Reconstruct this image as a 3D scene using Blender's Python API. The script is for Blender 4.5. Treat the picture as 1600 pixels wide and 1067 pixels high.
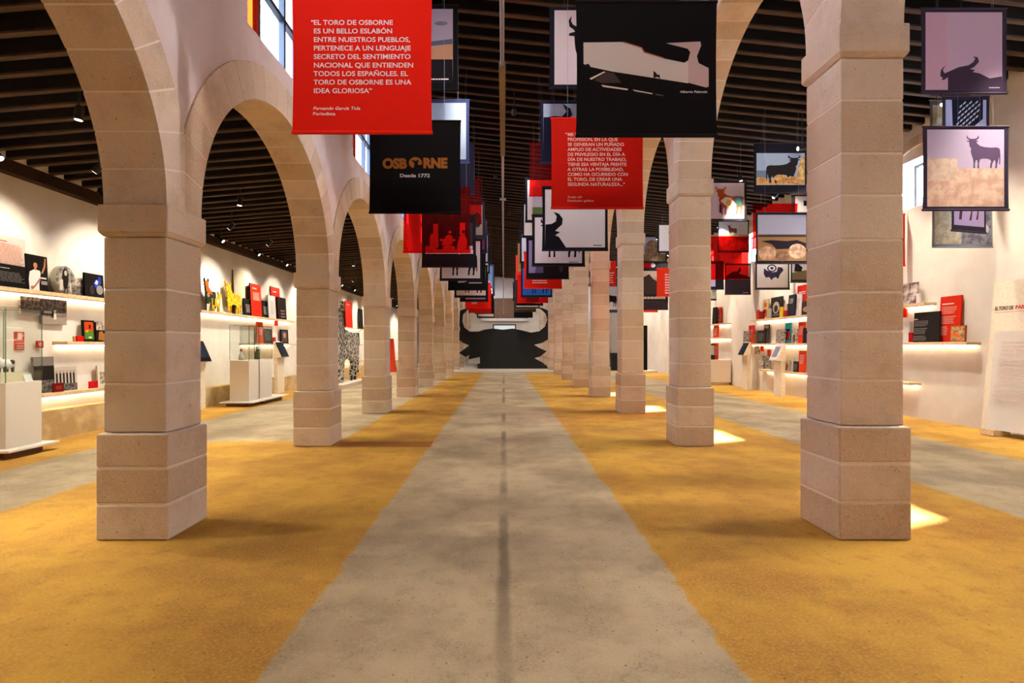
import bpy, math, random
from mathutils import Vector
random.seed(7)
PI = math.pi
scene = bpy.context.scene
col = scene.collection
for o in list(bpy.data.objects):
    bpy.data.objects.remove(o)

# ------------------------------------------------------------------ camera
F = 850.0; VX, VY = 787.0, 540.0; EYE = 1.5
cd = bpy.data.cameras.new('camera'); cam = bpy.data.objects.new('camera', cd); col.objects.link(cam)
cam.location = (0, 0, EYE); cam.rotation_euler = (PI/2, 0, 0)
cd.sensor_width = 36; cd.lens = 36*F/1600
cd.shift_x = (800-VX)/1600; cd.shift_y = (VY-533.5)/1600
cd.clip_start = 0.05; cd.clip_end = 300
scene.camera = cam
# ------------------------------------------------------------------ exposure, world, sun
vs = scene.view_settings
vs.view_transform = 'Standard'; vs.look = 'None'; vs.gamma = 1; vs.use_curve_mapping = False
vs.exposure = 0.5
world = bpy.data.worlds.new('sky'); scene.world = world; world.use_nodes = True
bg = world.node_tree.nodes['Background']
bg.inputs[0].default_value = (0.66, 0.80, 1.0, 1); bg.inputs[1].default_value = 24.0
sd = bpy.data.lights.new('sun', 'SUN'); sd.energy = 60; sd.angle = 0.03; sd.color = (1, 0.95, 0.88)
sun = bpy.data.objects.new('sun', sd); col.objects.link(sun); sun.location = (14, 16, 12)
sun.rotation_euler = Vector((-5.24, -2.12, -4.75)).to_track_quat('-Z', 'Y').to_euler()
W_WALL, W_FLOOD, W_NAVE, L_LED = 225.0, 350.0, 300.0, 14.0
WARM = (1.0, 0.90, 0.73); WARM2 = (1.0, 0.88, 0.70)

# ------------------------------------------------------------------ dimensions (metres)
S = 3.91                       # bay
YC = 4.455                     # centre of the first column in view
XA = 2.855                     # arcade centre line
XL, XR = -7.5, 8.6             # side walls
YB, YF = YC-2*S, YC+10*S       # back wall behind the camera, far wall
SPL, SPR = 2.59, 3.985         # springing of the left / right arches
SLOPE = 0.105
def roof(x): return 6.06 + SLOPE*(XR-x)         # main roof, underside of the rafters
def roofl(x): return 4.27 + 0.08*(x-XL)         # left aisle roof, underside of the rafters
def at(px, py, Y): return ((px-VX)*Y/F, Y, EYE+(VY-py)*Y/F)

# ------------------------------------------------------------------ materials
def lin(c):
    return tuple((v/255/12.92 if v/255 <= 0.04045 else ((v/255+0.055)/1.055)**2.4) for v in c[:3]) + (1,)
MATS = {}
def newmat(name):
    m = bpy.data.materials.new(name); m.use_nodes = True
    return m, m.node_tree, m.node_tree.nodes['Principled BSDF']
def plain(c, rough=0.7, metal=0.0, spec=0.3):
    k = ('plain', tuple(c), rough, metal, spec)
    if k not in MATS:
        m, t, b = newmat('paint_%d_%d_%d' % tuple(c[:3]))
        b.inputs['Base Color'].default_value = lin(c); b.inputs['Roughness'].default_value = rough
        b.inputs['Metallic'].default_value = metal; b.inputs['Specular IOR Level'].default_value = spec
        MATS[k] = m
    return MATS[k]
def nd(t, kind, **kw):
    n = t.nodes.new(kind)
    for k, v in kw.items(): setattr(n, k, v)
    return n
def mth(t, op, a, b=None, c=None):
    n = nd(t, 'ShaderNodeMath', operation=op)
    for i, v in enumerate((a, b, c)):
        if v is None: continue
        if isinstance(v, (int, float)): n.inputs[i].default_value = v
        else: t.links.new(v, n.inputs[i])
    return n.outputs[0]
def mixc(t, f, a, b, blend='MIX'):
    n = nd(t, 'ShaderNodeMix', data_type='RGBA', blend_type=blend)
    if isinstance(f, (int, float)): n.inputs[0].default_value = f
    else: t.links.new(f, n.inputs[0])
    for i, v in ((6, a), (7, b)):
        if isinstance(v, tuple): n.inputs[i].default_value = v
        else: t.links.new(v, n.inputs[i])
    return n.outputs[2]
def pos(t): return nd(t, 'ShaderNodeNewGeometry').outputs['Position']
def noise(t, scale, detail=4, rough=0.55, vec=None, out='Fac'):
    n = nd(t, 'ShaderNodeTexNoise'); n.inputs['Scale'].default_value = scale
    n.inputs['Detail'].default_value = detail; n.inputs['Roughness'].default_value = rough
    t.links.new(vec if vec is not None else pos(t), n.inputs['Vector'])
    return n.outputs[out]
def smooth(t, v, a, b):
    n = nd(t, 'ShaderNodeMapRange', interpolation_type='SMOOTHSTEP'); n.inputs[1].default_value = a; n.inputs[2].default_value = b
    t.links.new(v, n.inputs[0]); return n.outputs[0]
def bump(t, b, h, strength, dist):
    n = nd(t, 'ShaderNodeBump'); n.inputs['Strength'].default_value = strength; n.inputs['Distance'].default_value = dist
    t.links.new(h, n.inputs['Height']); t.links.new(n.outputs[0], b.inputs['Normal'])
def mottled(c1, c2, scale=8.0, rough=0.7, local=False, a=0.38, bb=0.62):
    k = ('mot', c1, c2, scale, rough, local)
    if k not in MATS:
        m, t, b = newmat('mottled_%d_%d_%d' % tuple(c1)); b.inputs['Roughness'].default_value = rough
        vec = nd(t, 'ShaderNodeTexCoord').outputs['Object'] if local else None
        t.links.new(mixc(t, smooth(t, noise(t, scale, 5, 0.6, vec), a, bb), lin(c1), lin(c2)), b.inputs['Base Color'])
        MATS[k] = m
    return MATS[k]
def make_stone():
    m, t, b = newmat('sandstone')
    tone = nd(t, 'ShaderNodeAttribute', attribute_name='tone').outputs['Fac']
    rnd = nd(t, 'ShaderNodeObjectInfo').outputs['Random']
    c = mixc(t, smooth(t, tone, 0, 1), lin((204, 178, 150)), lin((224, 202, 178)))
    big = noise(t, 2.2, 5, 0.6)
    c = mixc(t, mth(t, 'MULTIPLY', smooth(t, big, 0.46, 0.74), 0.5), c, lin((176, 144, 114)))
    fine = noise(t, 70, 3, 0.6)
    c = mixc(t, mth(t, 'MULTIPLY', smooth(t, fine, 0.45, 0.68), 0.35), c, lin((232, 214, 186)))
    c = mixc(t, mth(t, 'MULTIPLY', smooth(t, noise(t, 38, 2), 0.66, 0.74), 0.5), c, lin((120, 92, 66)))
    c = mixc(t, smooth(t, tone, 1.5, 1.9), c, lin((236, 222, 204)))      # mortar
    t.links.new(c, b.inputs['Base Color']); b.inputs['Roughness'].default_value = 0.88; b.inputs['Specular IOR Level'].default_value = 0.15
    bump(t, b, mth(t, 'ADD', fine, mth(t, 'MULTIPLY', noise(t, 14, 4), 1.5)), 0.35, 0.012)
    return m
STONE = make_stone()
def make_plaster(name, c1, c2):
    m, t, b = newmat(name)
    f = smooth(t, noise(t, 1.1, 5, 0.6), 0.35, 0.7)
    t.links.new(mixc(t, f, lin(c1), lin(c2)), b.inputs['Base Color'])
    b.inputs['Roughness'].default_value = 0.92; b.inputs['Specular IOR Level'].default_value = 0.1
    bump(t, b, noise(t, 9, 5), 0.25, 0.02)
    return m
PLASTER = make_plaster('limewash', (232, 224, 212), (221, 209, 194))
SPANDREL = make_plaster('spandrel_limewash', (226, 208, 202), (212, 192, 184))
def make_wood(name, c1, c2, rough=0.75):
    m, t, b = newmat(name)
    tc = nd(t, 'ShaderNodeMapping'); tc.inputs['Scale'].default_value = (1.2, 9, 9)
    t.links.new(pos(t), tc.inputs[0])
    t.links.new(mixc(t, smooth(t, noise(t, 2.5, 5, 0.6, tc.outputs[0]), 0.3, 0.7), lin(c1), lin(c2)), b.inputs['Base Color'])
    b.inputs['Roughness'].default_value = rough; b.inputs['Specular IOR Level'].default_value = 0.2
    return m
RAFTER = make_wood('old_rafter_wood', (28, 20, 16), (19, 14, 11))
RAFTER_LIT = make_wood('lit_rafter_underside', (82, 58, 40), (58, 40, 28))  # light and shade put into the rafter colours: paler underside, darker sides
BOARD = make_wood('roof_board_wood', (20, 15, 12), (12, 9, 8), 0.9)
BEAMW = make_wood('wall_plate_wood', (58, 38, 28), (38, 25, 19))
SHELFW = make_wood('pale_shelf_wood', (226, 200, 158), (206, 176, 130), 0.6)
PALEW = make_wood('whitewashed_wood', (240, 228, 204), (228, 212, 184), 0.6)
BROWNW = make_wood('brown_board_wood', (132, 98, 76), (110, 80, 60), 0.7)
def make_floor():
    m, t, b = newmat('sand_and_concrete')
    p = pos(t); sx = nd(t, 'ShaderNodeSeparateXYZ'); t.links.new(p, sx.inputs[0])
    X, Y = sx.outputs[0], sx.outputs[1]
    wob = mth(t, 'MULTIPLY', mth(t, 'SUBTRACT', noise(t, 2.3, 5, 0.65), 0.5), 0.16)
    wob = mth(t, 'ADD', wob, mth(t, 'MULTIPLY', mth(t, 'SUBTRACT', noise(t, 24, 3, 0.6), 0.5), 0.05))
    Xw = mth(t, 'ADD', X, wob); A = mth(t, 'ABSOLUTE', Xw)
    path = mth(t, 'SUBTRACT', 1, smooth(t, A, 1.085, 1.115))
    def band(v, a, bb, e=0.03): return mth(t, 'MULTIPLY', smooth(t, v, a-e, a+e), mth(t, 'SUBTRACT', 1, smooth(t, v, bb-e, bb+e)))
    left1 = band(Xw, -6.0, -4.52)
    left2 = mth(t, 'MULTIPLY', band(Xw, -4.6, -2.56), smooth(t, mth(t, 'ADD', Y, wob), 8.45, 8.6))
    right = band(Xw, 4.5, 6.8)
    conc = mth(t, 'MAXIMUM', mth(t, 'MAXIMUM', path, left1), mth(t, 'MAXIMUM', left2, right))
    big = noise(t, 0.9, 5, 0.6); mid = noise(t, 5, 5, 0.65); fine = noise(t, 55, 3, 0.7)
    sand = mixc(t, smooth(t, big, 0.36, 0.66), lin((208, 160, 68)), lin((172, 124, 58)))
    sand = mixc(t, mth(t, 'MULTIPLY', smooth(t, mid, 0.5, 0.7), 0.4), sand, lin((146, 102, 54)))
    sand = mixc(t, mth(t, 'MULTIPLY', smooth(t, fine, 0.42, 0.7), 0.35), sand, lin((230, 190, 104)))
    red = mth(t, 'MULTIPLY', band(Y, 8.05, 8.5, 0.06), band(Xw, -2.5, -0.95, 0.05))
    sand = mixc(t, mth(t, 'MULTIPLY', red, 0.7), sand, lin((150, 84, 52)))
    cc = mixc(t, smooth(t, big, 0.35, 0.68), lin((196, 176, 143)), lin((160, 141, 114)))
    cc = mixc(t, mth(t, 'MULTIPLY', smooth(t, mid, 0.46, 0.8), 0.35), cc, lin((136, 122, 104)))
    cc = mixc(t, mth(t, 'MULTIPLY', smooth(t, fine, 0.5, 0.72), 0.4), cc, lin((206, 194, 170)))
    # shadow of the central pipe, painted down the middle of the path: broken, irregular
    shadow_x = mth(t, 'ABSOLUTE', mth(t, 'ADD', X, mth(t, 'MULTIPLY', wob, 0.35)))
    pipe_shadow = mth(t, 'SUBTRACT', 1, smooth(t, shadow_x, 0.012, 0.06))
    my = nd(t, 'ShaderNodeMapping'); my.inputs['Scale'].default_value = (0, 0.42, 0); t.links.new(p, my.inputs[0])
    pipe_shadow = mth(t, 'MULTIPLY', pipe_shadow, smooth(t, noise(t, 1.0, 2, 0.5, my.outputs[0]), 0.42, 0.56))
    cc = mixc(t, mth(t, 'MULTIPLY', pipe_shadow, 0.6), cc, lin((84, 72, 66)))
    c = mixc(t, conc, sand, cc)
    # pebbles and specks
    v = nd(t, 'ShaderNodeTexVoronoi'); v.inputs['Scale'].default_value = 26; t.links.new(p, v.inputs['Vector'])
    vc = nd(t, 'ShaderNodeSeparateColor'); t.links.new(v.outputs['Color'], vc.inputs[0])
    speck = mth(t, 'MULTIPLY', mth(t, 'SUBTRACT', 1, smooth(t, v.outputs['Distance'], 0.10, 0.2)), smooth(t, vc.outputs[0], 0.86, 0.9))
    c = mixc(t, mth(t, 'MULTIPLY', speck, 0.65), c, lin((88, 72, 58)))
    v2 = nd(t, 'ShaderNodeTexVoronoi'); v2.inputs['Scale'].default_value = 110; t.links.new(p, v2.inputs['Vector'])
    vc2 = nd(t, 'ShaderNodeSeparateColor'); t.links.new(v2.outputs['Color'], vc2.inputs[0])
    sp2 = mth(t, 'MULTIPLY', smooth(t, vc2.outputs[1], 0.8, 0.88), mth(t, 'MULTIPLY', smooth(t, mid, 0.42, 0.6), conc))
    c = mixc(t, mth(t, 'MULTIPLY', sp2, 0.28), c, lin((104, 90, 76)))
    t.links.new(c, b.inputs['Base Color']); b.inputs['Roughness'].default_value = 0.9; b.inputs['Specular IOR Level'].default_value = 0.12
    bump(t, b, mth(t, 'ADD', mth(t, 'ADD', fine, speck), mid), 0.35, 0.01)
    return m
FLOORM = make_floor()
def make_glass(name, tint, refl=0.08):
    m, t, b = newmat(name); t.nodes.remove(b)
    tr = nd(t, 'ShaderNodeBsdfTransparent'); tr.inputs[0].default_value = tint
    gl = nd(t, 'ShaderNodeBsdfGlossy'); gl.inputs['Roughness'].default_value = 0.03
    mx = nd(t, 'ShaderNodeMixShader'); mx.inputs[0].default_value = refl
    t.links.new(tr.outputs[0], mx.inputs[1]); t.links.new(gl.outputs[0], mx.inputs[2])
    t.links.new(mx.outputs[0], t.nodes['Material Output'].inputs[0])
    return m
GLASS = make_glass('clear_glass', (0.97, 0.985, 0.975, 1), 0.05)
GLASSEDGE = make_glass('green_glass_edge', (0.45, 0.66, 0.55, 1), 0.12)
WGLASS = make_glass('window_glass', (0.95, 0.98, 1, 1), 0.05)
ORANGEGLASS = make_glass('orange_glass', (0.9, 0.16, 0.05, 1), 0.05)
def emit(name, c, s):
    m, t, b = newmat(name)
    b.inputs['Base Color'].default_value = (0.8, 0.8, 0.8, 1)
    b.inputs['Emission Color'].default_value = c; b.inputs['Emission Strength'].default_value = s
    return m
LED = emit('warm_led', (1.0, 0.86, 0.62, 1), L_LED)
LENS = emit('lamp_lens', (1.0, 0.9, 0.72, 1), 4)
SCREEN = emit('tablet_screen', (0.05, 0.07, 0.14, 1), 0.12); SCREEN.node_tree.nodes["Principled BSDF"].inputs["Specular IOR Level"].default_value = 0.15; SCREEN.node_tree.nodes['Principled BSDF'].inputs['Base Color'].default_value = (0.01, 0.012, 0.02, 1)
def make_fabric(c):
    k = ('fab', tuple(c))
    if k not in MATS:
        m, t, b = newmat('printed_fabric_%d_%d_%d' % tuple(c))
        b.inputs['Base Color'].default_value = lin(c); b.inputs['Roughness'].default_value = 0.75
        b.inputs['Specular IOR Level'].default_value = 0.12
        tl = nd(t, 'ShaderNodeBsdfTranslucent'); tl.inputs[0].default_value = lin(c)
        mx = nd(t, 'ShaderNodeMixShader'); mx.inputs[0].default_value = 0.22
        t.links.new(b.outputs[0], mx.inputs[1]); t.links.new(tl.outputs[0], mx.inputs[2]); t.links.new(mx.outputs[0], t.nodes['Material Output'].inputs[0])
        MATS[k] = m
    return MATS[k]
def make_doodle(c1, c2, scale):
    k = ('doodle', c1, c2, scale)
    if k not in MATS:
        m, t, b = newmat('doodle_pattern')
        v = nd(t, 'ShaderNodeTexVoronoi', feature='DISTANCE_TO_EDGE'); v.inputs['Scale'].default_value = scale
        t.links.new(nd(t, 'ShaderNodeTexCoord').outputs['Object'], v.inputs['Vector'])
        w = noise(t, scale*0.8, 2, 0.5, nd(t, 'ShaderNodeTexCoord').outputs['Object'])
        f = mth(t, 'MULTIPLY', smooth(t, v.outputs['Distance'], 0.05, 0.12), smooth(t, w, 0.36, 0.4))
        t.links.new(mixc(t, f, lin(c1), lin(c2)), b.inputs['Base Color'])
        MATS[k] = m
    return MATS[k]
def make_spots(c1, c2, scale):
    k = ('spots', c1, c2, scale)
    if k not in MATS:
        m, t, b = newmat('spotted_pattern')
        v = nd(t, 'ShaderNodeTexVoronoi'); v.inputs['Scale'].default_value = scale
        t.links.new(nd(t, 'ShaderNodeTexCoord').outputs['Object'], v.inputs['Vector'])
        t.links.new(mixc(t, smooth(t, v.outputs['Distance'], 0.28, 0.36), lin(c2), lin(c1)), b.inputs['Base Color'])
        MATS[k] = m
    return MATS[k]
def colour_mat(c):
    """a colour tuple, or ('n', c1, c2, scale) mottled, ('d', ..) doodled, ('s', ..) spotted"""
    if c[0] == 'n': return mottled(c[1], c[2], c[3], 0.7, True)
    if c[0] == 'd': return make_doodle(c[1], c[2], c[3])
    if c[0] == 's': return make_spots(c[1], c[2], c[3])
    return make_fabric(c)

# ------------------------------------------------------------------ mesh helpers
class M:
    def __init__(s): s.v = []; s.f = []; s.m = []; s.t = []; s.mats = []; s.smooth = []
    def mi(s, mat):
        if mat not in s.mats: s.mats.append(mat)
        return s.mats.index(mat)
    def add(s, vs, fs, mat, tone=0.5, smooth=False):
        o = len(s.v); s.v += [tuple(v) for v in vs]; i = s.mi(mat)
        for f in fs: s.f.append([o+k for k in f]); s.m.append(i); s.t.append(tone); s.smooth.append(smooth)
    def box(s, x0, x1, y0, y1, z0, z1, mat, tone=0.5):
        v = [(x, y, z) for z in (z0, z1) for y in (y0, y1) for x in (x0, x1)]
        s.add(v, [(0, 2, 3, 1), (4, 5, 7, 6), (0, 1, 5, 4), (2, 6, 7, 3), (0, 4, 6, 2), (1, 3, 7, 5)], mat, tone)
    def frustum(s, a, b, mat, tone=0.5):
        """a, b = (x0,x1,y0,y1,z) rectangles"""
        v = [(r[i], r[j], r[4]) for r in (a, b) for j in (2, 3) for i in (0, 1)]
        s.add(v, [(0, 2, 3, 1), (4, 5, 7, 6), (0, 1, 5, 4), (2, 6, 7, 3), (0, 4, 6, 2), (1, 3, 7, 5)], mat, tone)
    def prism(s, pts, a, b, mat, axis='y', tone=0.5):
        """2-D outline extruded from a to b along an axis; y: pts=(x,z); x: pts=(y,z); z: pts=(x,y)"""
        n = len(pts)
        g = {'y': lambda p, d: (p[0], d, p[1]), 'x': lambda p, d: (d, p[0], p[1]), 'z': lambda p, d: (p[0], p[1], d)}[axis]
        v = [g(p, a) for p in pts] + [g(p, b) for p in pts]
        s.add(v, [tuple(range(n)), tuple(range(2*n-1, n-1, -1))] + [(i, i+n, (i+1) % n+n, (i+1) % n) for i in range(n)], mat, tone)
    def tube(s, p, q, r, mat, n=8, r2=None):
        p, q = Vector(p), Vector(q); d = (q-p).normalized(); r2 = r if r2 is None else r2
        u = d.orthogonal().normalized(); w = d.cross(u)
        v = []
        for c, rr in ((p, r), (q, r2)):
            v += [c+(u*math.cos(2*PI*i/n)+w*math.sin(2*PI*i/n))*rr for i in range(n)]
        s.add(v, [(i, (i+1) % n, (i+1) % n+n, i+n) for i in range(n)], mat, 0.5, True)
        s.add(v[:n], [tuple(reversed(range(n)))], mat); s.add(v[n:], [tuple(range(n))], mat)
    def lathe(s, prof, mat, n=14, c=(0, 0, 0)):
        v = []
        for r, z in prof: v += [(c[0]+r*math.cos(2*PI*i/n), c[1]+r*math.sin(2*PI*i/n), c[2]+z) for i in range(n)]
        fs = [(k*n+i, k*n+(i+1) % n, (k+1)*n+(i+1) % n, (k+1)*n+i) for k in range(len(prof)-1) for i in range(n)]
        s.add(v, fs, mat, 0.5, True)
    def build(s, name, parent=None, loc=None, bevel=0):
        me = bpy.data.meshes.new(name); me.from_pydata(s.v, [], s.f)
        for m in s.mats: me.materials.append(m)
        me.polygons.foreach_set('material_index', s.m); me.polygons.foreach_set('use_smooth', s.smooth)
        a = me.attributes.new('tone', 'FLOAT', 'FACE'); a.data.foreach_set('value', s.t)
        me.update()
        o = bpy.data.objects.new(name, me); col.objects.link(o)
        if parent is not None: o.parent = parent
        if loc is not None: o.location = loc
        if bevel:
            b = o.modifiers.new('bevel', 'BEVEL'); b.width = bevel; b.segments = 2; b.limit_method = 'ANGLE'
        return o
def tag(o, label=None, cat=None, group=None, kind=None):
    if label: o['label'] = label
    if cat: o['category'] = cat
    if group: o['group'] = group
    if kind: o['kind'] = kind
    return o
def thing(name, label, cat, loc=(0, 0, 0), rz=0.0, group=None):
    o = bpy.data.objects.new(name, None); col.objects.link(o); o.empty_display_size = 0.1
    o.location = loc; o.rotation_euler = (0, 0, rz)
    return tag(o, label, cat, group)
def copy_tree(o, parent=None):
    c = o.copy(); col.objects.link(c); c.parent = parent
    for ch in list(o.children): copy_tree(ch, c)
    return c
def struct(m, name, label=None, parent=None, loc=None):
    o = m.build(name, parent, loc)
    if parent is None: o['kind'] = 'structure'
    if label: o['label'] = label
    return o

# ------------------------------------------------------------------ the room
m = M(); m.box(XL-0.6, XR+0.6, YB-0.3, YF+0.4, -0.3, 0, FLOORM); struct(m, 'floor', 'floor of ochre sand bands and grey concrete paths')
m = M(); m.box(-2.9, 2.9, 29.7, YF, 0.002, 0.09, plain((206, 198, 186))); struct(m, 'trim_1', 'low pale step across the far end of the hall')
m = M(); m.box(XL-0.5, XL, YB, YF, 0, 4.47, PLASTER); m.box(XL, XL+0.15, YB, YF, 4.271, 4.43, plain((240, 236, 228), 0.9)); struct(m, 'wall_left', 'cream plastered side wall on the left')
m = M(); m.box(XL, XL+0.30, YB, YF, 0.0, 0.47, mottled((206, 178, 128), (180, 148, 98), 3.0, 0.9)); struct(m, 'baseboard_left', 'low rendered ledge along the foot of the left wall')
m = M(); m.box(XL, XL+0.16, YB, YF, 4.08, 4.27, BEAMW); struct(m, 'trim_2', 'dark timber wall plate carrying the left aisle rafters')
m = M(); m.box(XL-0.5, XR+0.5, YF, YF+0.3, 0, 8, PLASTER); struct(m, 'wall_far', 'pale end wall at the far end of the hall')
m = M(); m.box(XL-0.5, XR+0.5, YB-0.3, YB, 0, 8, PLASTER); struct(m, 'wall_back')
m = M(); m.box(-1.95, 1.95, YF-0.5, YF-0.02, 3.68, 5.25, BROWNW); m.box(-1.7, 1.9, YF-0.6, YF-0.5, 3.45, 3.66, PLASTER); struct(m, 'trim_3', 'brown boarded box high on the far wall')
# right wall with small deep windows
RW = [7.3+S*k for k in range(-2, 10) if YB+1 < 7.3+S*k < YF-1]
RW_W, RW_0, RW_1 = 1.25, 4.40, 5.40
m = M()
m.box(XR, XR+0.45, YB, YF, 0, RW_0, PLASTER); m.box(XR, XR+0.45, YB, YF, RW_1, 6.5, PLASTER)
ys = [YB] + [v for c in RW for v in (c-RW_W/2, c+RW_W/2)] + [YF]
for i in range(0, len(ys), 2): m.box(XR, XR+0.45, ys[i], ys[i+1], RW_0, RW_1, PLASTER)
struct(m, 'wall_right', 'cream plastered side wall on the right')
wn = 1
for c in RW:
    m = M(); fm = plain((70, 74, 84), 0.4)
    for a, b2 in ((c-RW_W/2, c-RW_W/2+0.05), (c+RW_W/2-0.05, c+RW_W/2)): m.box(XR+0.34, XR+0.4, a, b2, RW_0, RW_1, fm)
    for a, b2 in ((RW_0, RW_0+0.05), (RW_1-0.05, RW_1)): m.box(XR+0.34, XR+0.4, c-RW_W/2+0.05, c+RW_W/2-0.05, a, b2, fm)
    w = struct(m, 'window_%d' % wn, 'small deep-set window high in the right wall'); wn += 1
    g = M(); g.box(XR+0.365, XR+0.37, c-RW_W/2+0.05, c+RW_W/2-0.05, RW_0+0.05, RW_1-0.05, WGLASS); g.build('pane', w)
# arched stone bands round the window niches of the right wall
tn = 4
for c in RW:
    m = M(); N = 14
    for i in range(N):
        a0, a1 = PI*i/N+0.006, PI*(i+1)/N-0.006
        pts = [(c-r*math.cos(a), 4.75+r*0.82*math.sin(a)) for r, a in ((1.1, a0), (1.1, a1), (1.35, a1), (1.35, a0))]
        m.prism(pts, XR-0.05, XR+0.02, STONE, 'x', random.random())
    struct(m, 'trim_%d' % tn, 'stone arch band over a right wall window'); tn += 1

# roofs: boards plus individual rafters
def boards(name, x0, x1, f, extra, label):
    m = M(); z0, z1 = f(x0)+extra, f(x1)+extra
    m.prism([(x0, z0), (x1, z1), (x1, z1+0.06), (x0, z0+0.06)], YB, YF, BOARD, 'y')
    return struct(m, name, label)
def rafters(par, x0, x1, f, depth, w, step):
    ys = [YF-0.2-step*i for i in range(int((YF-YB-0.3)/step))]; ys.sort()
    vis = [y for y in ys if y > 2.2][:100]; rest = [y for y in ys if y not in vis]
    def geo(m, y, bend=0.0):
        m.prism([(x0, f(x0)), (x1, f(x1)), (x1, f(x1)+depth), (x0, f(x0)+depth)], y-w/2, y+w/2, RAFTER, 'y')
        m.prism([(x0, f(x0)-0.022), (x1, f(x1)-0.022), (x1, f(x1)-0.0005), (x0, f(x0)-0.0005)], y-w/2+0.012, y+w/2-0.012, RAFTER_LIT, 'y')
    m = M(); geo(m, 0.0); first = m.build('rafter', par); first.location = (0, vis[0], 0)
    for y in vis[1:]:
        c = first.copy(); col.objects.link(c); c.parent = par
        c.location = (0, y+random.uniform(-0.02, 0.02), random.uniform(-0.012, 0.012)); c.rotation_euler = (0, 0, random.uniform(-0.002, 0.002))
    m = M()
    for y in rest: geo(m, y)
    o = m.build('rafter_row', par); o['kind'] = 'stuff'
XAL, XAR = -XA-0.24, XA+0.24
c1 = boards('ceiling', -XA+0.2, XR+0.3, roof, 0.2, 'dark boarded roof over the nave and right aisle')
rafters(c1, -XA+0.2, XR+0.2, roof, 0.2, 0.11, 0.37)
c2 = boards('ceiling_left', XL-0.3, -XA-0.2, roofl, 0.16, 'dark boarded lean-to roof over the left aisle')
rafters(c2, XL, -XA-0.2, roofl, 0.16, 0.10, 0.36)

# ------------------------------------------------------------------ arcades
NCOL = 11
CY = [YC+S*(k-1) for k in range(NCOL)]
def column_proto(side):
    sp = SPL if side < 0 else SPR
    ph, cb = (0.825, 2.345) if side < 0 else (0.878, 3.73)
    def blocks(m, h, cuts):
        zs = [0]+cuts
        for a, b2 in zip(zs[:-1], zs[1:]):
            m.box(-h, h, -h, h, a+0.006, b2-0.006, STONE, random.random())
        m.box(-h+0.004, h-0.004, -h+0.004, h-0.004, 0.003, zs[-1]-0.003, STONE, 2)
    root = thing('stone_column', 'x', 'column')
    m = M(); blocks(m, 0.278, [ph*0.34, ph*0.68, ph]); m.build('plinth', root, (0, 0, 0), 0.012)
    n = round((cb-ph)/0.345); m = M(); cuts = [(cb-ph)*(k+1)/n + (0.03*math.sin(k*2.3) if k < n-1 else 0) for k in range(n)]
    blocks(m, 0.242, cuts); m.build('shaft', root, (0, 0, ph), 0.008)
    m = M(); h = sp-cb
    m.frustum((-0.244, 0.244, -0.244, 0.244, 0), (-0.272, 0.272, -0.272, 0.272, 0.03), STONE, 0.4)
    m.box(-0.272, 0.272, -0.272, 0.272, 0.03, h, STONE, 0.6); m.build('capital', root, (0, 0, cb), 0.01)
    return root
ORD = ['', 'nearest', 'second', 'third', 'fourth', 'fifth', 'sixth', 'seventh', 'eighth', 'ninth', 'tenth']
for side, sn in ((-1, 'left'), (1, 'right')):
    proto = column_proto(side)
    for k in range(NCOL):
        o = proto if k == 0 else copy_tree(proto)
        o.location = (side*XA, CY[k], 0)
        if k == 0: o['label'] = 'square stone column of the %s arcade beside the viewer, out of frame' % sn
        elif k == 1: o['label'] = 'nearest and largest square stone column of the %s arcade' % sn
        elif side < 0 and k == 2: o['label'] = 'second stone column on the left, beyond the near column with the wall display between them'
        else: o['label'] = '%s stone column from the front in the %s arcade' % (ORD[k], sn)
        o['group'] = 'stone columns of the %s arcade' % sn
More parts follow.
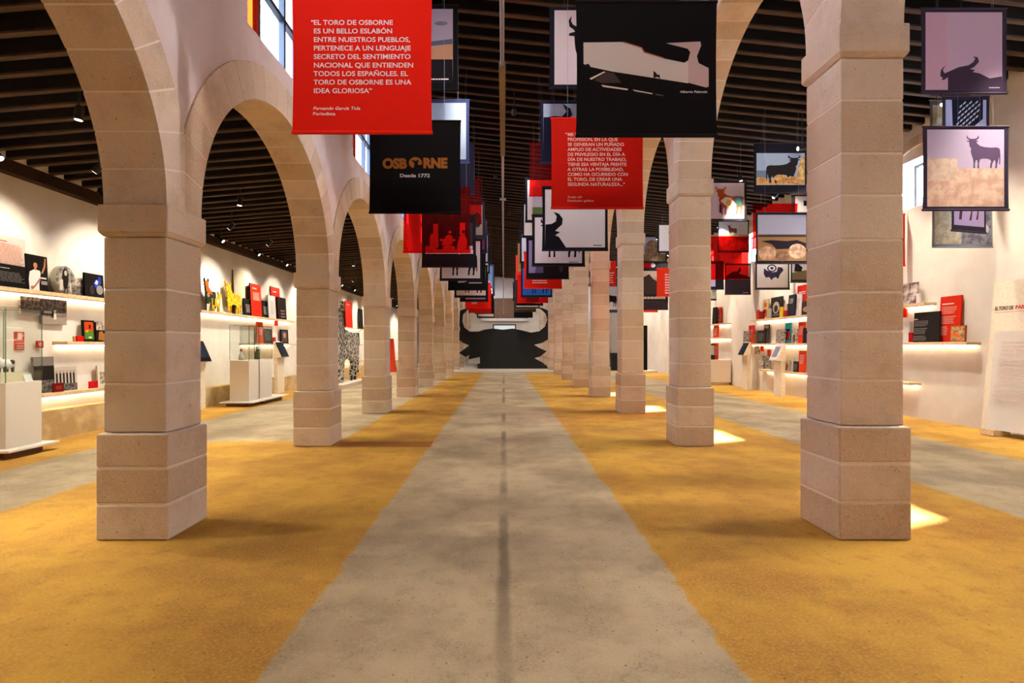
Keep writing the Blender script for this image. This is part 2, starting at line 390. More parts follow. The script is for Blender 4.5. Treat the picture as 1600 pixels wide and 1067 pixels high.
# arches and the walls above
HA, HB, RING = (S-0.484)/2, 1.64, 0.36
def arc(a, b, t): return (-a*math.cos(t), b*math.sin(t))
for side, sp, sn in ((-1, SPL, 'left'), (1, SPR, 'right')):
    x0, x1 = side*XA-0.245, side*XA+0.245
    ends = [YB]+CY+[YF]
    for bay in range(len(ends)-1):
        yc = (ends[bay]+ends[bay+1])/2
        m = M(); NV = 19; SUB = 3
        for i in range(NV):
            t0, t1 = PI*i/NV, PI*(i+1)/NV; e = 0.004
            pin, pout, qin, qout = [], [], [], []
            for j in range(SUB+1):
                t = t0+e+(t1-t0-2*e)*j/SUB
                a = arc(HA, HB, t); b2 = arc(HA+RING, HB+RING, t)
                cl = lambda y: max(-S/2, min(S/2, y))
                pin.append((yc+a[0], sp+a[1])); pout.append((yc+cl(b2[0]), sp+b2[1]))
            m.prism(pin+pout[::-1], x0, x1, STONE, 'x', random.random())
        pts = [(yc+arc(HA+0.004, HB+0.004, PI*j/40)[0], sp+arc(HA+0.004, HB+0.004, PI*j/40)[1]) for j in range(41)]
        pts2 = [(yc+max(-S/2, min(S/2, arc(HA+RING-0.01, HB+RING-0.01, PI*j/40)[0])), sp+arc(HA+RING-0.01, HB+RING-0.01, PI*j/40)[1]) for j in range(41)]
        for j in range(40):
            m.prism([pts[j], pts[j+1], pts2[j+1], pts2[j]], x0+0.004, x1-0.004, STONE, 'x', 2)
        struct(m, 'trim_%d' % tn, 'stone arch of the %s arcade' % sn); tn += 1
    # plaster above the arches
    m = M(); xa, xb = x0+0.02, x1-0.02
    top = roof(side*XA)+0.2
    w0, w1, wh = 4.82, 6.25, 0.82
    for bay in range(len(ends)-1):
        yc = (ends[bay]+ends[bay+1])/2; N = 44
        ztop = w0 if side < 0 else top
        prev = None
        for j in range(N+1):
            y = -S/2+S*j/N; q = y/(HA+RING-0.02)
            z = sp+(HB+RING-0.02)*math.sqrt(max(0, 1-q*q)) if abs(q) < 1 else sp
            cur = (yc+y, z)
            if prev: m.prism([prev, cur, (cur[0], ztop), (prev[0], ztop)], xa, xb, SPANDREL, 'x')
            prev = cur
        if side < 0:
            m.box(xa, xb, yc-S/2, yc-wh, w0, w1, SPANDREL); m.box(xa, xb, yc+wh, yc+S/2, w0, w1, SPANDREL)
            m.box(xa, xb, yc-S/2, yc+S/2, w1, top, SPANDREL)
            fm = plain((52, 60, 76), 0.45); f = M(); xf = xb-0.16
            for a, b2 in ((yc-wh, yc-wh+0.06), (yc+wh-0.06, yc+wh), (yc-wh*0.45, yc-wh*0.45+0.05), (yc+wh*0.4, yc+wh*0.4+0.05)): f.box(xf, xf+0.07, a, b2, w0, w1, fm)
            for a, b2 in ((w0, w0+0.07), (w1-0.06, w1), ((w0+w1)/2-0.02, (w0+w1)/2+0.03)): f.box(xf+0.002, xf+0.068, yc-wh, yc+wh, a, b2, fm)
            w = struct(f, 'window_%d' % wn, 'clerestory window above the left arcade'); wn += 1
            g = M(); g.box(xf+0.03, xf+0.036, yc-wh*0.42, yc+wh, w0, w1, WGLASS); g.build('pane', w)
            g = M(); g.box(xf+0.03, xf+0.036, yc-wh, yc-wh*0.45, w0, w1, ORANGEGLASS); p_ = g.build('pane', w); p_['label'] = 'orange glass pane'
    struct(m, 'wall_arcade_%s' % sn, 'pale plaster above the %s row of arches' % sn)

# ------------------------------------------------------------------ lamps
def spot(name, label, loc, target, power, angle, top, colour=WARM, blend=0.5, group=None, rad=0.05):
    """a track spotlight: canopy, stem, head, lens, and its own light"""
    root = thing(name, label, 'lamp', loc, 0, group); bl = plain((26, 25, 26), 0.5)
    dz = top-loc[2]
    m = M(); m.box(-0.05, 0.05, -0.02, 0.02, dz-0.03, dz, bl); m.tube((0, 0, 0.02), (0, 0, dz-0.03), 0.01, bl); m.build('stem', root)
    d = (Vector(target)-Vector(loc)).normalized()
    m = M(); m.tube(d*-0.07, d*0.09, 0.045, bl, 12, 0.05); h = m.build('head', root)
    m = M(); m.tube(d*0.0905, d*0.095, 0.04, LENS, 12); m.build('lens', root)
    ld = bpy.data.lights.new('lamp_light', 'SPOT'); ld.energy = power; ld.color = colour; ld.spot_size = angle; ld.spot_blend = blend; ld.shadow_soft_size = rad
    lo = bpy.data.objects.new('lamp_light', ld); col.objects.link(lo); lo.parent = root; lo.location = d*0.13
    lo.rotation_euler = d.to_track_quat('-Z', 'Y').to_euler()
    return root
for k in range(-1, 19):
    y = 4.1+1.95*k
    spot('track_spotlight', 'small black spotlight on the left aisle rafters washing the wall', (-5.95, y, 4.12), (XL, y, 2.5), W_WALL, 1.35, roofl(-5.95)+0.16, WARM, 0.9, 'wall washers of the left aisle')
    spot('track_spotlight', 'small black spotlight on the right aisle rafters washing the wall', (6.9, y, 5.75), (XR, y, 2.6), W_WALL*1.45, 1.25, roof(6.9)+0.2, WARM, 0.9, 'wall washers of the right aisle')
for k in range(-3, 16):
    y = YC+(k+0.5)*S/2
    spot('flood_spotlight', 'black floodlight near the left wall aimed at the nave floor', (-6.9, y, 4.1), (-2.3, y, 0.0), W_FLOOD, 0.85, roofl(-6.9)+0.16, WARM2, 0.7, 'floodlights of the left aisle', 0.02)
    spot('flood_spotlight', 'black floodlight near the right wall aimed at the nave floor', (7.6, y, 5.7), (2.2, y, 0.0), W_FLOOD*1.7, 0.7, roof(7.6)+0.2, WARM2, 0.7, 'floodlights of the right aisle', 0.02)
    if k % 2: spot('arcade_fill_light', 'added fill spotlight under the right aisle roof aimed at the left arcade wall', (6.2, y, 5.6), (-2.6, y, 4.5), 700, 0.55, roof(6.2)+0.2, (1, 0.92, 0.92), 0.8, 'added arcade fill lights', 0.05)  # added fill light that brightens the plaster over the left arches
for k in range(0, 9):
    y = -1.6+4.4*k
    spot('nave_spotlight', 'small black spotlight under the nave roof beside the central pipe', (0.22 if k % 2 else -0.24, y, 6.5), (0, y+6.5, 3.7), W_NAVE, 0.85, roof(0.2)+0.2, (1, 0.93, 0.84), 0.7, 'nave spotlights', 0.08)
for k in range(-1, 10):  # downlights added in both aisles to lift the dark floors
    y = YC+(k-0.5)*S
    spot('aisle_fill_light', 'added fill downlight over the left aisle path', (-5.0, y, 4.25), (-5.5, y, 0.0), 380, 1.75, roofl(-5.0)+0.16, (1, 0.93, 0.78), 0.8, 'added fill lights of the left aisle', 0.08)
    spot('aisle_fill_light', 'added fill downlight over the right aisle path', (6.2, y, 5.9), (6.7, y, 0.0), 560, 1.15, roof(6.2)+0.2, (1, 0.93, 0.78), 0.8, 'added fill lights of the right aisle', 0.08)
for y in (2.2, 8.0, 16.2):  # extra lamps added to brighten the right aisle banners
    spot('banner_fill_light', 'added fill spotlight aimed along the right aisle banners', (5.7, y, 5.95), (5.9, y+5.5, 4.0), 170, 1.1, roof(5.7)+0.2, (1, 0.93, 0.86), 0.7, 'added banner fill lights of the right aisle', 0.08)

# central suspended pipe
root = thing('suspended_pipe', 'thin grey pipe hanging along the centre line of the nave', 'pipe', (-0.012, 3.2, 3.83)); pm = plain((150, 148, 160), 0.35, 0.6)
m = M(); m.tube((0, 0, 0), (0, 37, 0), 0.017, pm, 10); m.build('tube', root)
m = M(); m.box(-0.028, 0.028, 1.3, 3.4, -0.03, 0.02, plain((120, 104, 84), 0.5)); m.build('cable_tray', root)
for k in range(10):
    m = M(); m.tube((0, 1.6+3.7*k, 0.017), (0, 1.6+3.7*k, roof(0)+0.2-3.83), 0.003, pm, 6); m.build('hanger_wire', root)
m = M(); m.tube((-0.05, 5.4, -0.02), (0.05, 5.4, -0.02), 0.02, pm, 8); m.build('clamp', root)

# ------------------------------------------------------------------ prints: flat coloured shapes on a board or banner
def make_film():
    m, t, b = newmat('translucent_red_film'); b.inputs['Base Color'].default_value = lin((226, 18, 16)); b.inputs['Roughness'].default_value = 0.5
    tr = nd(t, 'ShaderNodeBsdfTransparent'); tr.inputs[0].default_value = lin((255, 30, 24))
    mx = nd(t, 'ShaderNodeMixShader'); mx.inputs[0].default_value = 0.07
    t.links.new(tr.outputs[0], mx.inputs[1]); t.links.new(b.outputs[0], mx.inputs[2]); t.links.new(mx.outputs[0], t.nodes['Material Output'].inputs[0])
    return m
FILM = make_film()
BULL = [(.08, 1.0), (.04, .95), (.05, .89), (.10, .862), (.12, .84), (.05, .825), (.04, .80), (.11, .795), (.115, .72), (.125, .66), (.14, .62), (.17, .60), (.155, .5), (.185, .38),
        (.22, .28), (.235, .14), (.23, .03), (.225, 0), (.275, 0), (.28, .04), (.275, .13), (.30, .235), (.335, .25), (.35, .14), (.345, .03), (.34, 0), (.39, 0), (.395, .04), (.39, .15), (.42, .265),
        (.50, .29), (.62, .285), (.71, .25), (.725, .2), (.70, .11), (.70, .03), (.69, 0), (.74, 0), (.75, .04), (.755, .11), (.79, .2), (.825, .25), (.845, .2), (.85, .1), (.84, .03), (.835, 0), (.89, 0), (.895, .05), (.90, .12),
        (.925, .22), (.945, .34), (.955, .24), (.95, .14), (.965, .09), (.985, .16), (.985, .40), (.975, .54), (.95, .60), (.88, .625), (.72, .62), (.55, .635), (.42, .67), (.345, .735), (.31, .79), (.37, .80), (.36, .822), (.30, .838),
        (.335, .86), (.385, .90), (.385, .95), (.345, 1.0), (.355, .95), (.33, .915), (.27, .885), (.16, .885), (.095, .91), (.07, .945)]
HEAD = [(0, 0), (0, .36), (.10, .37), (.17, .41), (.18, .49), (.13, .56), (.22, .53), (.28, .45), (.27, .36), (.20, .30), (.16, .26), (.24, .24), (.16, .19), (.22, .165), (.32, .02), (.33, 0)]
def R(u0, v0, u1, v1, c): return ('p', [(u0, v0), (u1, v0), (u1, v1), (u0, v1)], c)
def P(pts, c): return ('p', pts, c)
def E(cx, cy, rx, ry, c, n=20): return ('p', [(cx+rx*math.cos(2*PI*i/n), cy+ry*math.sin(2*PI*i/n)) for i in range(n)], c)
def B(u0, v0, u1, v1, c, flip=False, vcut=None):
    pts = [((u1-(u1-u0)*p[0]) if flip else (u0+(u1-u0)*p[0]), v0+(v1-v0)*p[1]) for p in BULL]
    if flip: pts = pts[::-1]
    return ('p', pts, c)
def L(u0, v0, u1, v1, n, c, seed=1, th=0.45):
    """lines of print too small to read"""
    r = random.Random(seed); out = []; dv = (v1-v0)/n
    for i in range(n):
        u = u0; end = u1-(u1-u0)*r.uniform(0, .18); v = v1-dv*(i+1)
        while u < end-0.005:
            wlen = min(r.uniform(.06, .18)*(u1-u0)+.01, end-u); out.append(R(u, v, u+wlen, v+dv*th, c)); u += wlen+0.02*(u1-u0)
    return out
def T(body, u, v, cap, c, width=None, line=None, bold=0.0, shear=0.0, align='LEFT'): return ('t', body, u, v, cap, c, width, line, bold, shear, align)
DG = None
def text_mesh(body, cap, line, bold, shear, align):
    cu = bpy.data.curves.new('lettering', 'FONT'); cu.body = body; cu.size = cap/0.70; cu.offset = bold*cap; cu.shear = shear; cu.align_x = align
    cu.resolution_u = 3
    if line: cu.space_line = line/cu.size
    o = bpy.data.objects.new('lettering_source', cu); col.objects.link(o)
    dg = bpy.context.evaluated_depsgraph_get(); dg.update()
    me = bpy.data.meshes.new_from_object(o.evaluated_get(dg))
    bpy.data.objects.remove(o); bpy.data.curves.remove(cu)
    v = [(p.co.x, p.co.y) for p in me.vertices]; f = [tuple(p.vertices) for p in me.polygons]
    bpy.data.meshes.remove(me)
    return v, f
def print_on(parent, ops, w, h, y0=-0.0035, name='printed_picture', deform=None):
    """ops drawn on the plane facing -Y of a w x h panel whose origin is its bottom centre"""
    pic = M(); k = 0
    flat = []
    for o in ops: flat += o if isinstance(o, list) else [o]
    for o in flat:
        y = y0-0.0004*k; k += 1
        if o[0] == 'p':
            pts = [(min(1, max(0, u)), min(1, max(0, v))) for u, v in o[1]]
            a = sum(pts[i][0]*pts[(i+1) % len(pts)][1]-pts[(i+1) % len(pts)][0]*pts[i][1] for i in range(len(pts)))
            if a < 0: pts = pts[::-1]
            vs_ = [((u-.5)*w, y, v*h) for u, v in pts]
            if deform: vs_ = [deform(p) for p in vs_]
            pic.add(vs_, [tuple(range(len(pts)))], colour_mat(o[2]))
        else:
            _, body, u, v, cap, c, width, line, bold, shear, align = o
            vv, ff = text_mesh(body, cap, line, bold, shear, align)
            if not vv: continue
            x0 = min(p[0] for p in vv); x1 = max(p[0] for p in vv)
            s = width/(x1-x0) if width else 1
            org = {'LEFT': x0, 'CENTER': (x0+x1)/2, 'RIGHT': x1}[align]
            letters = M(); letters.add([((u-.5)*w+(p[0]-org)*s, y, v*h+p[1]) for p in vv], ff, colour_mat(c)); letters.build('lettering', parent)
    if pic.v: pic.build(name, parent)

# ------------------------------------------------------------------ hanging banners
NAVY = (24, 21, 32); BLACK = (9, 7, 8); RED = (240, 30, 8); DRED = (176, 18, 8); WHITE = (232, 224, 230); INK = (22, 20, 28); LILAC = (196, 178, 206)
def banner(x, Y, zb, w, h, back, ops, label, group, top, rz=0.0, film=False, pinch=0.012):
    root = thing('hanging_banner', label, 'banner', (x, Y, zb), rz, group)
    fab = FILM if film else make_fabric(back)
    def d(p):
        v = p[2]/h
        return (p[0]*(1-pinch*math.sin(PI*min(1, max(0, v)))), p[1], p[2])
    m = M(); nx, nz = 2, 10
    for sgn, yy in ((1, -0.002), (-1, 0.002)):
        vs_ = [d((-w/2+w*i/nx, yy, h*j/nz)) for j in range(nz+1) for i in range(nx+1)]
        fs = [(j*(nx+1)+i, j*(nx+1)+i+1, (j+1)*(nx+1)+i+1, (j+1)*(nx+1)+i) for j in range(nz) for i in range(nx)]
        if film and sgn < 0: continue
        m.add(vs_, fs if sgn > 0 else [f[::-1] for f in fs], fab)
    m.build('fabric', root)
    rodm = FILM if film else make_fabric(tuple(min(255, int(c*1.12+10)) for c in back))
    for zz, r, nm in ((0.0, 0.016, 'bottom_rod'), (h, 0.013, 'top_rod')):
        m = M(); m.tube((-w/2-0.004, 0, zz), (w/2+0.004, 0, zz), r, rodm, 8); m.build(nm, root)
    for sx in (-1, 1):
        m = M(); m.tube((sx*w*0.32, 0, h), (sx*w*0.32, 0, top-zb), 0.0018, plain((120, 124, 134), 0.4, 0.5), 5); m.build('wire', root)
    if ops: print_on(root, ops, w, h, -0.004, 'printed_picture', d)
    return root
def px(l, r, b, Y, h=1.06): # extents measured on the photograph at distance Y -> x, Y, bottom height, width, height
    return ((l+r)/2-VX)*Y/F, Y, EYE+(VY-b)*Y/F, (r-l)*Y/F, h
def framed(ops, m=.05, c=WHITE): return [R(m, m, 1-m, 1-m, c)]+ops
G1, G2 = 'banners hanging over the left side of the nave', 'banners hanging over the right side of the nave'
def nave(l, r, b, Y, back, ops, label, h=1.06, film=False, pinch=0.012):
    x, Y, zb, w, h = px(l, r, b, Y, h)
    return banner(x, Y, zb, w, h, back, ops, label, G1 if x < 0 else G2, roof(x)+0.2, 0, film, pinch)
CREAM = (238, 230, 222)
# lower left row
nave(457, 675, 207, 4.29, RED, [
    T('EL TORO DE OSBORNE\nES UN BELLO ESLABÓN\nENTRE NUESTROS PUEBLOS,\nPERTENECE A UN LENGUAJE\nSECRETO DEL SENTIMIENTO\nNACIONAL QUE ENTIENDEN\nTODOS LOS ESPAÑOLES. EL\nTORO DE OSBORNE ES UNA\nIDEA GLORIOSA”', .152, .788, .0375, CREAM, .785, .0672, .022),
    T('“', .135, .788, .0375, CREAM, None, None, .022),
    T('Fernando García Tola', .15, .165, .024, CREAM, .37, None, .02, .25), T('Periodista', .15, .125, .024, CREAM, .175, None, .02)],
    'bright red banner with nine lines of white capitals, nearest on the left', 1.075)
O = (150, 92, 38)
nave(577, 720, 332, 6.54, BLACK, [
    T('OSB', .145, .485, .112, O, .295, None, .085), T('RNE', .855, .49, .112, O, .29, None, .085, 0, 'RIGHT'),
    P([(.505+.072*math.cos(a), .542+.062*math.sin(a)) for a in [math.radians(q) for q in range(-20, 251, 10)]]
      +[(.488, .50), (.495, .525), (.485, .55), (.46, .565), (.475, .572), (.50, .565), (.52, .565), (.535, .58), (.54, .56), (.53, .53), (.54, .52)], O),
    T('Desde 1772', .5, .385, .04, (214, 208, 214), .36, None, .05, 0, 'CENTER')],
    'black banner with large gold lettering and a small white line below', 1.1)
nave(630, 735, 394, 8.93, RED, [], 'translucent red banner behind the black banner with gold lettering', 1.06, True)
RS = (190, 150, 150)
nave(659, 744, 417, 11.0, (26, 20, 28), [R(.05, .22, .95, .96, (16, 10, 14)), R(.06, .25, .95, .33, (206, 190, 206)), R(.06, .29, .2, .40, (170, 150, 150)), R(.84, .34, .94, .84, (44, 38, 54)), R(.86, .34, .94, .40, (200, 180, 200)),
    R(.21, .50, .30, .82, RS), R(.70, .62, .80, .84, RS), P([(.14, .35), (.15, .6), (.19, .64), (.24, .58), (.31, .5), (.31, .38), (.24, .33)], RS), P([(.36, .42), (.44, .58), (.5, .62), (.56, .58), (.58, .52), (.56, .43), (.44, .40)], RS), E(.52, .66, .025, .03, RS),
    P([(.64, .34), (.67, .5), (.72, .62), (.8, .6), (.84, .5), (.83, .35), (.72, .31)], RS), E(.77, .67, .03, .03, (30, 20, 20)), R(.33, .49, .62, .53, RS), E(.5, .36, .12, .05, RS), R(.68, .24, .70, .34, WHITE), R(.1, .9, .14, .8, (60, 40, 80))],
    'dark banner with a red-lit photograph of musicians on a stage')
nave(687, 753.5, 438, 14.0, NAVY, framed([B(.12, .12, .9, .96, INK)], .05, (206, 196, 204)), 'white banner with black bull legs showing below the stage photograph')
nave(700, 759, 453, 15.9, BLACK, [P([(.25, .2), (.3, .3), (.42, .26), (.5, .3), (.5, .24), (.4, .2)], (150, 140, 150)), L(.56, .18, .92, .32, 2, (170, 150, 160), 3)], 'black banner with white handwriting below the bull legs')
nave(710, 762, 464.5, 18.0, NAVY, framed([B(.15, .14, .9, .95, INK)], .06), 'white framed banner with a small bull, further along the left row')
nave(718.5, 763, 471, 20.8, (24, 20, 26), [R(.2, .08, .9, .22, (150, 120, 130)), R(.1, .4, .9, .9, (40, 30, 40))], 'dark banner with a pale strip above the far red banner, left row')
nave(727, 767, 481, 23.0, RED, [L(.25, .16, .5, .26, 2, CREAM, 4)], 'orange-red far banner on the left with a tiny line of white text')
nave(732, 768, 488.5, 25.5, DRED, [], 'dark red far banner on the left, just under the orange-red one')
nave(742, 771.5, 490, 30.5, BLACK, [R(.4, .15, .8, .32, DRED)], 'black far banner on the left with a dark red patch')
nave(745, 772.5, 496, 33.2, NAVY, [R(.06, .06, .95, .95, (224, 214, 196)), L(.4, .55, .9, .75, 2, INK, 5)], 'furthest banner in the left row, cream with a dark frame')
# lower right row
LT = (214, 196, 184); PK = (196, 160, 156)
u = lambda x: (x-230)/830; v = lambda y: 1-(y-15)/795
UV = lambda pts: [(u(a), v(b)) for a, b in pts]
nave(900, 1120, 212, 4.27, (15, 10, 12), [
    P(UV([(270, 258), (500, 255), (615, 290), (630, 318), (745, 352), (870, 378), (893, 365), (880, 465), (700, 470), (440, 430), (300, 400), (270, 385)]), LT),
    P(UV([(893, 365), (905, 315), (890, 295), (760, 262), (965, 252), (970, 275), (945, 340), (955, 380), (1015, 410), (1015, 520), (1000, 525), (870, 490), (880, 400)]), (198, 168, 164)),
    P(UV([(870, 378), (893, 365), (893, 500), (700, 470), (860, 460)]), LT),
    P(UV([(268, 392), (300, 384), (312, 404), (268, 404)]), (26, 18, 20)), P(UV([(686, 428), (700, 436), (706, 448), (722, 450), (726, 470), (718, 472), (716, 464), (700, 464), (692, 470), (686, 466)]), (26, 18, 20)),
    P(UV([(305, 472), (392, 430), (400, 434), (315, 480)]), (226, 206, 190)), P(UV([(330, 482), (405, 432), (450, 440), (495, 498), (380, 500)]), (70, 54, 52)),
    P(UV([(375, 510), (535, 534), (530, 542), (385, 522)]), (226, 206, 190)), P(UV([(560, 538), (680, 560), (680, 566), (575, 548)]), (226, 206, 190)), P(UV([(695, 562), (745, 572), (740, 578), (700, 570)]), (100, 80, 76)),
    P(UV([(500, 253), (510, 253), (618, 288), (634, 314), (745, 348), (745, 354), (628, 320), (612, 292)]), (170, 96, 60)),
    T('Alberto Palencia', u(1002), v(558), .017, (220, 206, 204), .215, None, .04, 0, 'RIGHT')],
    'large black banner showing a pale view through a car windscreen with mirror', 1.05)
nave(861, 1005, 325, 6.5, (196, 22, 8), [
    T('ME PARECE QUE NUESTRA\nPROFESIÓN, EN LA QUE\nSE GENERAN UN PUÑADO\nAMPLIO DE ACTIVIDADES\nDE PRIVILEGIO EN EL DÍA A\nDÍA DE NUESTRO TRABAJO,\nTIENE ESA VENTAJA FRENTE\nA OTRAS: LA POSIBILIDAD,\nCOMO HA OCURRIDO CON\nEL TORO, DE CREAR UNA\nSEGUNDA NATURALEZA...”', .178, .803, .038, (226, 190, 180), .72, .0595, .03),
    T('“', .155, .803, .038, (226, 190, 180), None, None, .03),
    T('Emilio Gil', .18, .11, .024, (216, 170, 160), .17, None, .02, .25), T('Diseñador gráfico', .18, .07, .024, (216, 170, 160), .31, None, .02)],
    'red banner with eleven lines of white capitals, partly behind the windscreen banner', 1.07)
nave(847, 950, 391, 9.08, NAVY, framed([('p', [(.045+a*.95, .045+b) for a, b in HEAD], INK), L(.78, .07, .93, .10, 1, INK, 6)], .045, (226, 220, 226)), 'white framed banner with a black bull head at its lower left corner')
nave(831, 914, 415.5, 11.25, NAVY, framed([B(.13, .17, .92, .93, INK), L(.7, .07, .9, .1, 1, INK, 6)], .055, (214, 204, 214)), 'white banner with bull legs under the one with the bull head, right row')
nave(822, 889, 435.5, 14.0, NAVY, [R(.06, .14, .4, .93, (150, 140, 196)), P([(.2, .14), (.25, .4), (.4, .5), (.4, .14)], (90, 80, 130)), E(.82, .25, .05, .09, (60, 50, 56))], 'navy banner with a lilac panel at its left, right row')
nave(818.5, 878, 450.5, 15.85, (206, 26, 12), [L(.22, .14, .62, .26, 2, (230, 190, 180), 7)], 'red banner with two small white text lines below the navy one')
nave(814, 863, 464, 18.9, NAVY, [R(.05, .06, .95, .95, (34, 104, 200)), B(.2, .12, .9, .9, (14, 30, 70))], 'bright blue banner with a dark bull, right row')
nave(808, 856.5, 473, 20.4, (200, 14, 14), [R(.3, 0, .7, .35, (120, 10, 10))], 'red banner just behind the blue one, right row')
nave(807, 848.7, 477, 22.7, BLACK, [R(.08, .2, .35, .8, (190, 10, 12)), L(.7, .08, .95, .14, 1, WHITE, 2)], 'black and red banner below the blue one, right row')
nave(805, 843, 481.5, 25.0, (54, 46, 48), [R(.05, .06, .95, .3, (214, 200, 200))], 'dark far banner on the right with a pale lower strip')
nave(803.5, 837.5, 487, 27.8, (60, 52, 40), [R(.05, .08, .92, .5, (96, 84, 50))], 'olive brown far banner in the right row')
nave(803, 832.5, 496, 31.2, (18, 16, 24), [R(.04, .3, .95, .5, (200, 190, 210))], 'furthest banner in the right row, black with a pale stripe')
# upper left row
def nx(x0, Y): return VX+x0*F/Y
def upper(side, Y, b, back, ops, label, film=False, w=1.1, h=1.07, inner=0.6):
    l, r = (nx(-inner-w, Y), nx(-inner, Y)) if side < 0 else (nx(inner, Y), nx(inner+w, Y))
    return nave(l, r, b, Y, back, ops, label, h, film)
upper(-1, 7.2, 141, BLACK, [R(.06, .09, .94, .95, (148, 132, 146)), R(.06, .09, .94, .36, (22, 16, 20)), P([(.06, .36), (.94, .36), (.94, .55), (.7, .5), (.4, .56), (.06, .48)], (168, 122, 92)), P([(.06, .5), (.3, .6), (.6, .56), (.94, .6), (.94, .54), (.5, .5), (.2, .5)], (84, 78, 92)), E(.8, .78, .08, .025, (104, 98, 116)), L(.66, .12, .9, .15, 1, CREAM, 4)],
      'upper banner with a cloudy sunset sky photograph, top left of the nave', False, 1.1, 1.13, .605)
upper(-1, 9.2, 254, (64, 74, 116), [R(.05, .05, .95, .95, (206, 222, 244)), R(.3, .05, .8, .2, INK)], 'upper banner with a pale blue sky behind the near red banner', False, 1.1, 1.06, .58)
upper(-1, 11.3, 304, (28, 24, 40), [R(.06, .06, .62, .5, (190, 180, 190)), R(.06, .06, .62, .14, (140, 20, 20))], 'dark navy upper banner on the left with a pale patch', False, 1.1, 1.06, .6)
upper(-1, 13.1, 349, RED, [], 'translucent red upper banner on the left, right of the gold lettering', True, 1.1, 1.06, .53)
upper(-1, 15.4, 373, (30, 26, 32), [R(.6, .1, .93, .9, (120, 100, 92)), E(.8, .5, .1, .2, (40, 32, 34))], 'dark upper banner on the left with a brownish figure, below the red film', False, 1.1, 1.06, .52)
upper(-1, 17.6, 395, (34, 28, 44), [R(.5, .1, .92, .6, (120, 40, 90))], 'upper banner on the left with a plum-coloured picture', False, 1.1, 1.06, .53)
upper(-1, 19.8, 411, NAVY, [R(.05, .05, .95, .95, (150, 136, 160))], 'upper banner on the left in dusky lilac, seventh from the front', False, 1.1, 1.06, .53)
upper(-1, 22.0, 427, NAVY, [R(.06, .06, .94, .9, (214, 208, 218))], 'upper banner on the left with a white panel, far down the hall', False, 1.1, 1.06, .56)
upper(-1, 25.0, 450, (70, 88, 124), [R(.06, .06, .94, .94, (120, 150, 184)), E(.6, .2, .3, .15, (210, 224, 240))], 'far upper banner on the left in hazy sky blue', False, 1.1, 1.06, .45)
upper(-1, 28.0, 462, NAVY, [R(.1, .1, .9, .4, WHITE)], 'far upper banner on the left, white over navy', False, 1.1, 1.06, .46)
# upper right row
upper(1, 7.15, 138, NAVY, [R(.06, .045, .94, .965, (206, 190, 196)), B(.19, -.35, 1.15, .90, INK)], 'upper banner with a black bull on a pale ground, behind the windscreen banner', False, 1.1, 1.06, .6)
upper(1, 9.2, 255, (34, 34, 60), [R(.045, .1, .95, .955, (196, 206, 236)), R(.045, .045, .25, .74, (26, 28, 50)), P([(.045, .72), (.2, .76), (.33, .75), (.4, .83), (.34, .955), (.46, .88), (.49, .78), (.42, .68), (.3, .6), (.1, .5)], (26, 28, 50))], 'upper banner with a dark bull horn against pale blue sky', False, 1.1, 1.05, .62)
upper(1, 11.0, 306, RED, [], 'translucent red upper banner on the right above the grass photograph', True, 1.1, 1.06, .52)
upper(1, 13.2, 347, NAVY, [R(.05, .05, .95, .96, (226, 222, 232)), R(.16, .3, .9, .8, (196, 196, 216)), R(.16, .08, .9, .34, (92, 126, 62))], 'upper banner with a green meadow photograph under a white sky', False, 1.1, 1.06, .52)
upper(1, 16.4, 371, NAVY, [R(.06, .06, .94, .94, (224, 220, 228))], 'upper banner with a plain white panel behind the meadow photograph', False, 1.1, 1.06, .55)
upper(1, 18.6, 411, NAVY, [R(.06, .06, .94, .94, (192, 186, 214))], 'upper banner with a pale lavender panel, right row', False, 1.1, 1.06, .55)
upper(1, 21.5, 423, (176, 140, 84), [R(.1, .1, .9, .9, NAVY)], 'upper banner with a golden brown frame, far right row', False, 1.1, 1.06, .56)
upper(1, 24.0, 437, (206, 50, 34), [R(.1, .04, .5, .12, (236, 180, 40))], 'orange-red far upper banner on the right with a yellow edge', False, 1.1, 1.06, .53)
upper(1, 28.0, 462, (34, 30, 40), [R(.1, .1, .9, .7, (60, 56, 60))], 'dark grey far upper banner on the right', False, 1.1, 1.06, .51)
upper(1, 31.0, 470, NAVY, [R(.1, .1, .9, .5, (90, 96, 90))], 'far upper banner on the right with a grey-green picture', False, 1.1, 1.06, .52)

# right aisle banners
G3 = 'banners hanging over the right aisle'
def aisle(l, r, b, Y, back, ops, label, h=1.06, film=False, rz=0.0):
    x, Y, zb, w, h = px(l, r, b, Y, h)
    return banner(x, Y, zb, w, h, back, ops, label, G3, roof(x)+0.2, rz, film)
MAUVE = (186, 156, 182); DV = (58, 42, 62)
aisle(1439, 1573, 146, 6.93, (50, 40, 56), [R(.05, .04, .945, .955, MAUVE), R(.05, .04, .3, .955, (190, 150, 172)),
    P([(.31, .04), (.31, .19), (.27, .16), (.235, .155), (.25, .185), (.22, .2), (.225, .27), (.28, .335), (.25, .27), (.27, .235), (.34, .265), (.44, .31), (.55, .33), (.61, .37), (.63, .41), (.6, .435), (.66, .425), (.675, .37), (.62, .31), (.57, .285), (.63, .275), (.6, .25), (.68, .235), (.8, .175), (.945, .2), (.945, .04)], DV),
    L(.79, .06, .92, .085, 1, (190, 176, 186), 3)], 'mauve banner with a bull head peering over its lower edge, top right', 1.08)
